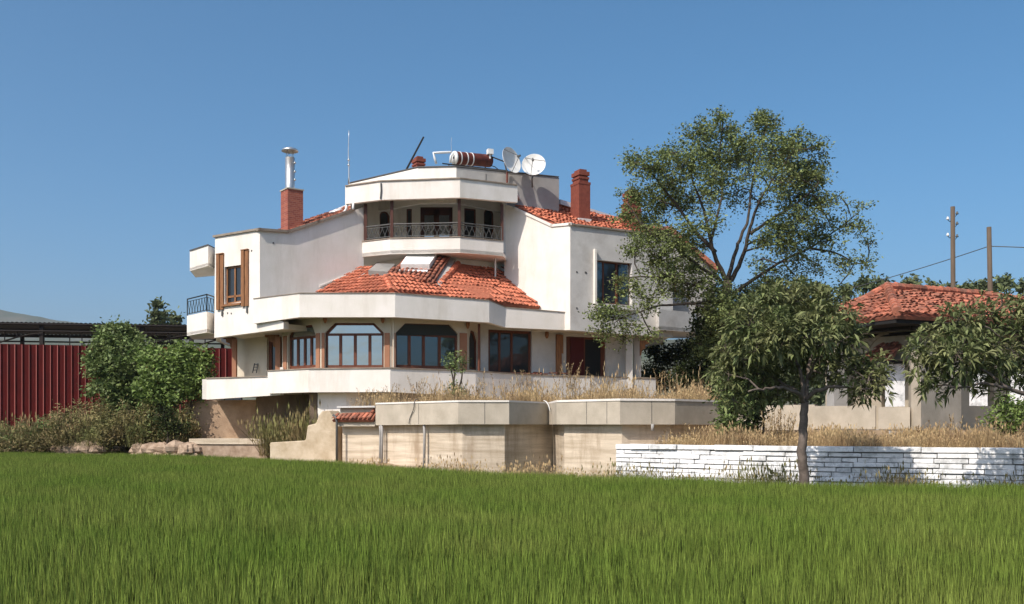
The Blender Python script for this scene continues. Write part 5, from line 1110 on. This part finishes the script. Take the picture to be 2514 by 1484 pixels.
FL = ['distant pale tree furthest left of the row, above the middle of the first loquat crown', 'distant pale tree second from the left in the row, above the first loquat crown', 'distant tree above the right half of the first loquat crown', 'distant tree just right of the first loquat crown, at the pavilion roof corner',
      'dark distant tree top where the power line meets the pavilion roof', 'narrow distant tree top left of the pavilion roof peak', 'distant tree hidden behind the pavilion roof peak, only its tip showing', 'tallest distant tree top right of the pavilion roof peak', 'distant tree top midway between the roof peak and the taller pole',
      'distant tree top directly behind the taller utility pole', 'distant tree top between the two poles', 'distant tree top directly behind the shorter pole', 'distant tree top just right of the shorter pole', 'distant tree top at the right edge of the photo', 'distant tree at the far right end of the row, mostly outside the photo']
i = 0
for px, yt, w_ in ((1895, 690, 70), (1955, 692, 80), (2010, 700, 60), (2075, 702, 55), (2120, 686, 50), (2160, 690, 34), (2200, 705, 40), (2240, 684, 44), (2290, 700, 44), (2330, 702, 40), (2375, 700, 44), (2420, 692, 46), (2470, 684, 48), (2510, 690, 46), (2560, 686, 60)):
    far_tree(px, yt, 78 + (i * 7) % 11, w_, FL[i], basez=2); i += 1

# ================================================================== GRASS AND WEEDS
# the field
vr = [blade_clump(760, .42, .68, .0068, .13, .2, heads=0, hmin=.80) for _ in range(4)]
pts = []; sp = .60; y = 4.6
while y < 60:
    x0, x1 = -.60 * y - 6, .60 * y + 6; x = x0
    while x < x1:
        jx, jy = x + random.uniform(-.2, .2), y + random.uniform(-.2, .2)
        if jy < edge_y(jx) - .1: pts.append((jx, jy, 0))
        x += sp
    y += sp
n = len(pts); A_ = np.array(pts); hs_ = .95 + .03 * np.sin(A_[:, 0] * .9 + np.sin(A_[:, 1] * .5) * 2) + .025 * np.sin(A_[:, 1] * 1.3 + A_[:, 0] * .4) + rng.uniform(-.04, .04, n)
rots = np.zeros((n, 3)); rots[:, 2] = rng.uniform(0, 6.28, n); rots[:, 0] = rng.uniform(-.04, .04, n); rots[:, 1] = rng.uniform(-.02, .06, n)
scatter('field_grass', M['grass'], vr, pts, rots, np.stack([np.ones(n), np.ones(n), hs_], 1), 'tall green grass covering the whole field in the foreground', 'grass')
# dry grass
def drygrass(name, label, region, z, n, h, mt, wd=.010, dens=70, heads=.5, scl=(.6, 1.3), R=.28, lean=.35):
    vr = [blade_clump(dens, R, h, wd, lean, .5, heads=heads) for _ in range(3)]; pts = []
    xs = [p[0] for p in region]; ys = [p[1] for p in region]
    while len(pts) < n:
        x, y = random.uniform(min(xs), max(xs)), random.uniform(min(ys), max(ys))
        if inside(region, x, y): pts.append((x, y, z(x, y) if callable(z) else z))
    rots = np.zeros((n, 3)); rots[:, 2] = rng.uniform(0, 6.28, n); rots[:, 0] = rng.uniform(-.12, .12, n); s_ = rng.uniform(scl[0], scl[1], n) * (1 + .35 * np.sin(np.array(pts)[:, 0] * 2.3))
    s_ = np.clip(s_, .3, 2.2); return scatter(name, mt, vr, pts, rots, np.stack([np.ones(n), np.ones(n), s_], 1), label, 'dry grass')
reg = [inner[0], inner[1], inner[2], inner[3], inner[4], inner[5], inner[6], inner[7], inner[8], Wp(1830, 36), Wp(1600, 40), Wp(1300, 39), Wp(1160, 37.3), Wp(958, 35.9), Wp(850, 36.4)]
drygrass('garden_dry_grass', 'dry straw-coloured grass growing on top of the garden wall', reg, 2.42, 330, .42, M['straw'], .009, 46, .3)
fr = [(x, y) for x, y in inner[1:]] + [(x, y + 1.3) for x, y in inner[:0:-1]]
drygrass('wall_top_dry_grass', 'fringe of taller dry stalks right behind the garden wall coping', fr, 2.42, 90, .62, M['straw'], .008, 16, .6, (.4, 1.6), .35, .6)
reg = [Wp(1600, 28.7), Wp(1964, 25.9), Wp(2514, 23.7), Wp(3000, 22.6), Wp(3000, 28.5), Wp(2235, 28.9), Wp(1990, 29.6), Wp(1860, 30.5), Wp(1640, 29.7)]
drygrass('lower_dry_grass', 'dry yellow grass growing along the top of the white stone wall', reg, 1.12, 620, .36, M['straw'], .009, 50, .4, (.5, 1.5))
reg = [Wp(1545, 28.3), Wp(1964, 24.8), Wp(2514, 22.7), Wp(2900, 21.8), Wp(2900, 20.8), Wp(2514, 21.2), Wp(1964, 22.5), Wp(1400, 28)]
drygrass('wall_foot_weeds', 'sparse dusty weeds at the foot of the white stone wall', reg, 0, 260, .6, M['weed'], .009, 20, .4, (.6, 1.15), .3, .7)
reg = [Wp(845, 34.6), Wp(1125, 31.0), Wp(1250, 30.9), Wp(1500, 29.4), Wp(1500, 27.5), Wp(1250, 29), Wp(1125, 29), Wp(845, 32.8)]
drygrass('wall_foot_dry_grass', 'sparse dry grass at the foot of the concrete retaining wall', reg, 0, 110, .62, M['straw'], .010, 22, .7, (.4, 1.0), .3, .7)
reg = [Wp(650, 40.2), Wp(780, 38.8), Wp(780, 37.2), Wp(655, 38.2)]
drygrass('basement_weeds', 'tall olive weeds in the dark recess beside the brown basement wall', reg, .6, 60, 1.25, M['weed'], .016, 40, .5, (.7, 1.5), .3, .6)
def stalks(name, label, spots, z, mt):
    P = MB()
    for px, ytop, d in spots:
        x, y = Wp(px, d); n = random.randint(4, 7); h0 = Zp(ytop, d) - z
        for _ in range(n):
            b = Vector((x + random.uniform(-.25, .25), y + random.uniform(-.2, .2), z)); h = h0 * random.uniform(.55, 1.0); lx, ly = random.uniform(-.25, .25) * h, random.uniform(-.2, .2) * h
            P.ct = random.random(); pts = [b + Vector((lx * q * q, ly * q * q, h * q)) for q in (0, .35, .7, 1)]; P.tube(pts, [.011, .009, .007, .004], 4, False)
            for _ in range(int(22 * h)):
                q = random.uniform(.35, 1); c = b + Vector((lx * q * q, ly * q * q, h * q)); v = Vector((random.uniform(-1, 1), random.uniform(-1, 1), random.uniform(.2, 1))).normalized() * random.uniform(.05, .14); s_ = v.cross(Vector((0, 0, 1))).normalized() * .012
                P.add([c, c + v * .6 + s_, c + v * 1.15, c + v * .6 - s_], [(0, 1, 2, 3)], random.random())
    return tag(P.build(name, M[mt]), label, 'dry weeds', kind='stuff')
stalks('tall_dry_weeds', 'tall dead thistle-like stalks standing behind the garden wall coping', [(1270, 900, 33.5), (1295, 908, 34), (1250, 930, 34), (1320, 930, 34.3), (1385, 885, 32.5), (1400, 895, 33), (1440, 890, 33), (1415, 880, 32.6), (1460, 930, 33), (1180, 935, 33.3), (1200, 905, 33.6), (1020, 915, 34.5), (900, 945, 35.6), (1065, 925, 33.8), (1635, 890, 33.5), (1660, 910, 33), (1690, 930, 33), (1500, 930, 33), (1560, 940, 32.5), (1600, 935, 33), (960, 940, 35), (1350, 940, 35)], 2.42, 'straw')
stalks('pale_dry_weeds', 'pale dead stalks standing above the white stone wall beside the fruit tree trunk', [(1880, 1000, 27.5), (1900, 1010, 27.8), (1915, 990, 27.6), (1935, 1000, 27.8), (1890, 1030, 27), (1850, 1040, 28), (2110, 1040, 27), (2290, 1030, 26.5), (2330, 1010, 27), (2370, 1025, 26.5), (2420, 1020, 26), (2250, 1040, 26.5), (2490, 1030, 25.5), (1700, 1040, 29), (1650, 1050, 29)], 1.12, 'straw')
# weeds on the left bank: low leafy mass
def weedmass(name, label, n, spec, m, leaf, sig):
    P = []
    for (p0, p1, y0f, y1f, d0, d1, k) in spec:
        for _ in range(k):
            px = random.uniform(p0, p1); d = random.uniform(d0, d1); q = random.random(); yt_, yb_ = y0f(px), y1f(px); h = .25 + .75 * abs(math.sin(px * .045 + d)) * abs(math.cos(px * .021 - d * .7))
            py = yb_ - (yb_ - yt_) * (q * h); P.append(np.array(P3(px, py, d)) + rng.normal(size=(n, 3)) * sig)
    o = leaf_mesh(name, m, np.concatenate(P), leaf, .4, .0, None, up=.5); return tag(o, label, 'weeds', kind='stuff')
weedmass('bank_weeds', 'tangled brownish-green weeds and brambles covering the left bank', 26, [(-400, 130, lambda x: 1035, lambda x: 1105, 42.5, 47, 900), (120, 260, lambda x: 985, lambda x: 1085, 42.5, 48, 700), (240, 475, lambda x: 985, lambda x: 1085, 41, 44, 1100)], M['weed'], .13, .16)
weedmass('green_brambles', 'greener bramble clumps mixed into the weeds of the left bank', 22, [(50, 250, lambda x: 1020, lambda x: 1080, 43, 46, 160), (330, 470, lambda x: 1000, lambda x: 1080, 41, 42.5, 120), (-300, 60, lambda x: 1030, lambda x: 1090, 43, 46, 200)], M['leafbush'], .14, .15)
reg = [Wp(-300, 46.5), Wp(465, 39.6), Wp(465, 41.5), Wp(240, 47), Wp(-300, 48.5)]
drygrass('bank_dry_grass', 'dry brown stalks standing among the weeds of the left bank', reg, .9, 170, .75, M['weed'], .012, 26, .6, (.6, 1.5), .35, .6)

# haze: thin air round the whole scene
g = MB(); g.box((0, 1300, 149), (5200, 2900, 302)); hz = g.build('haze', bpy.data.materials.new('haze'))
m = hz.data.materials[0]; m.use_nodes = True; N = m.node_tree.nodes; N.remove(N['Principled BSDF']); pv = N.new('ShaderNodeVolumePrincipled'); pv.inputs['Color'].default_value = (.86, .92, 1, 1); pv.inputs['Density'].default_value = .00016; pv.inputs['Anisotropy'].default_value = .3
m.node_tree.links.new(pv.outputs[0], N['Material Output'].inputs['Volume']); tag(hz, kind='stuff')
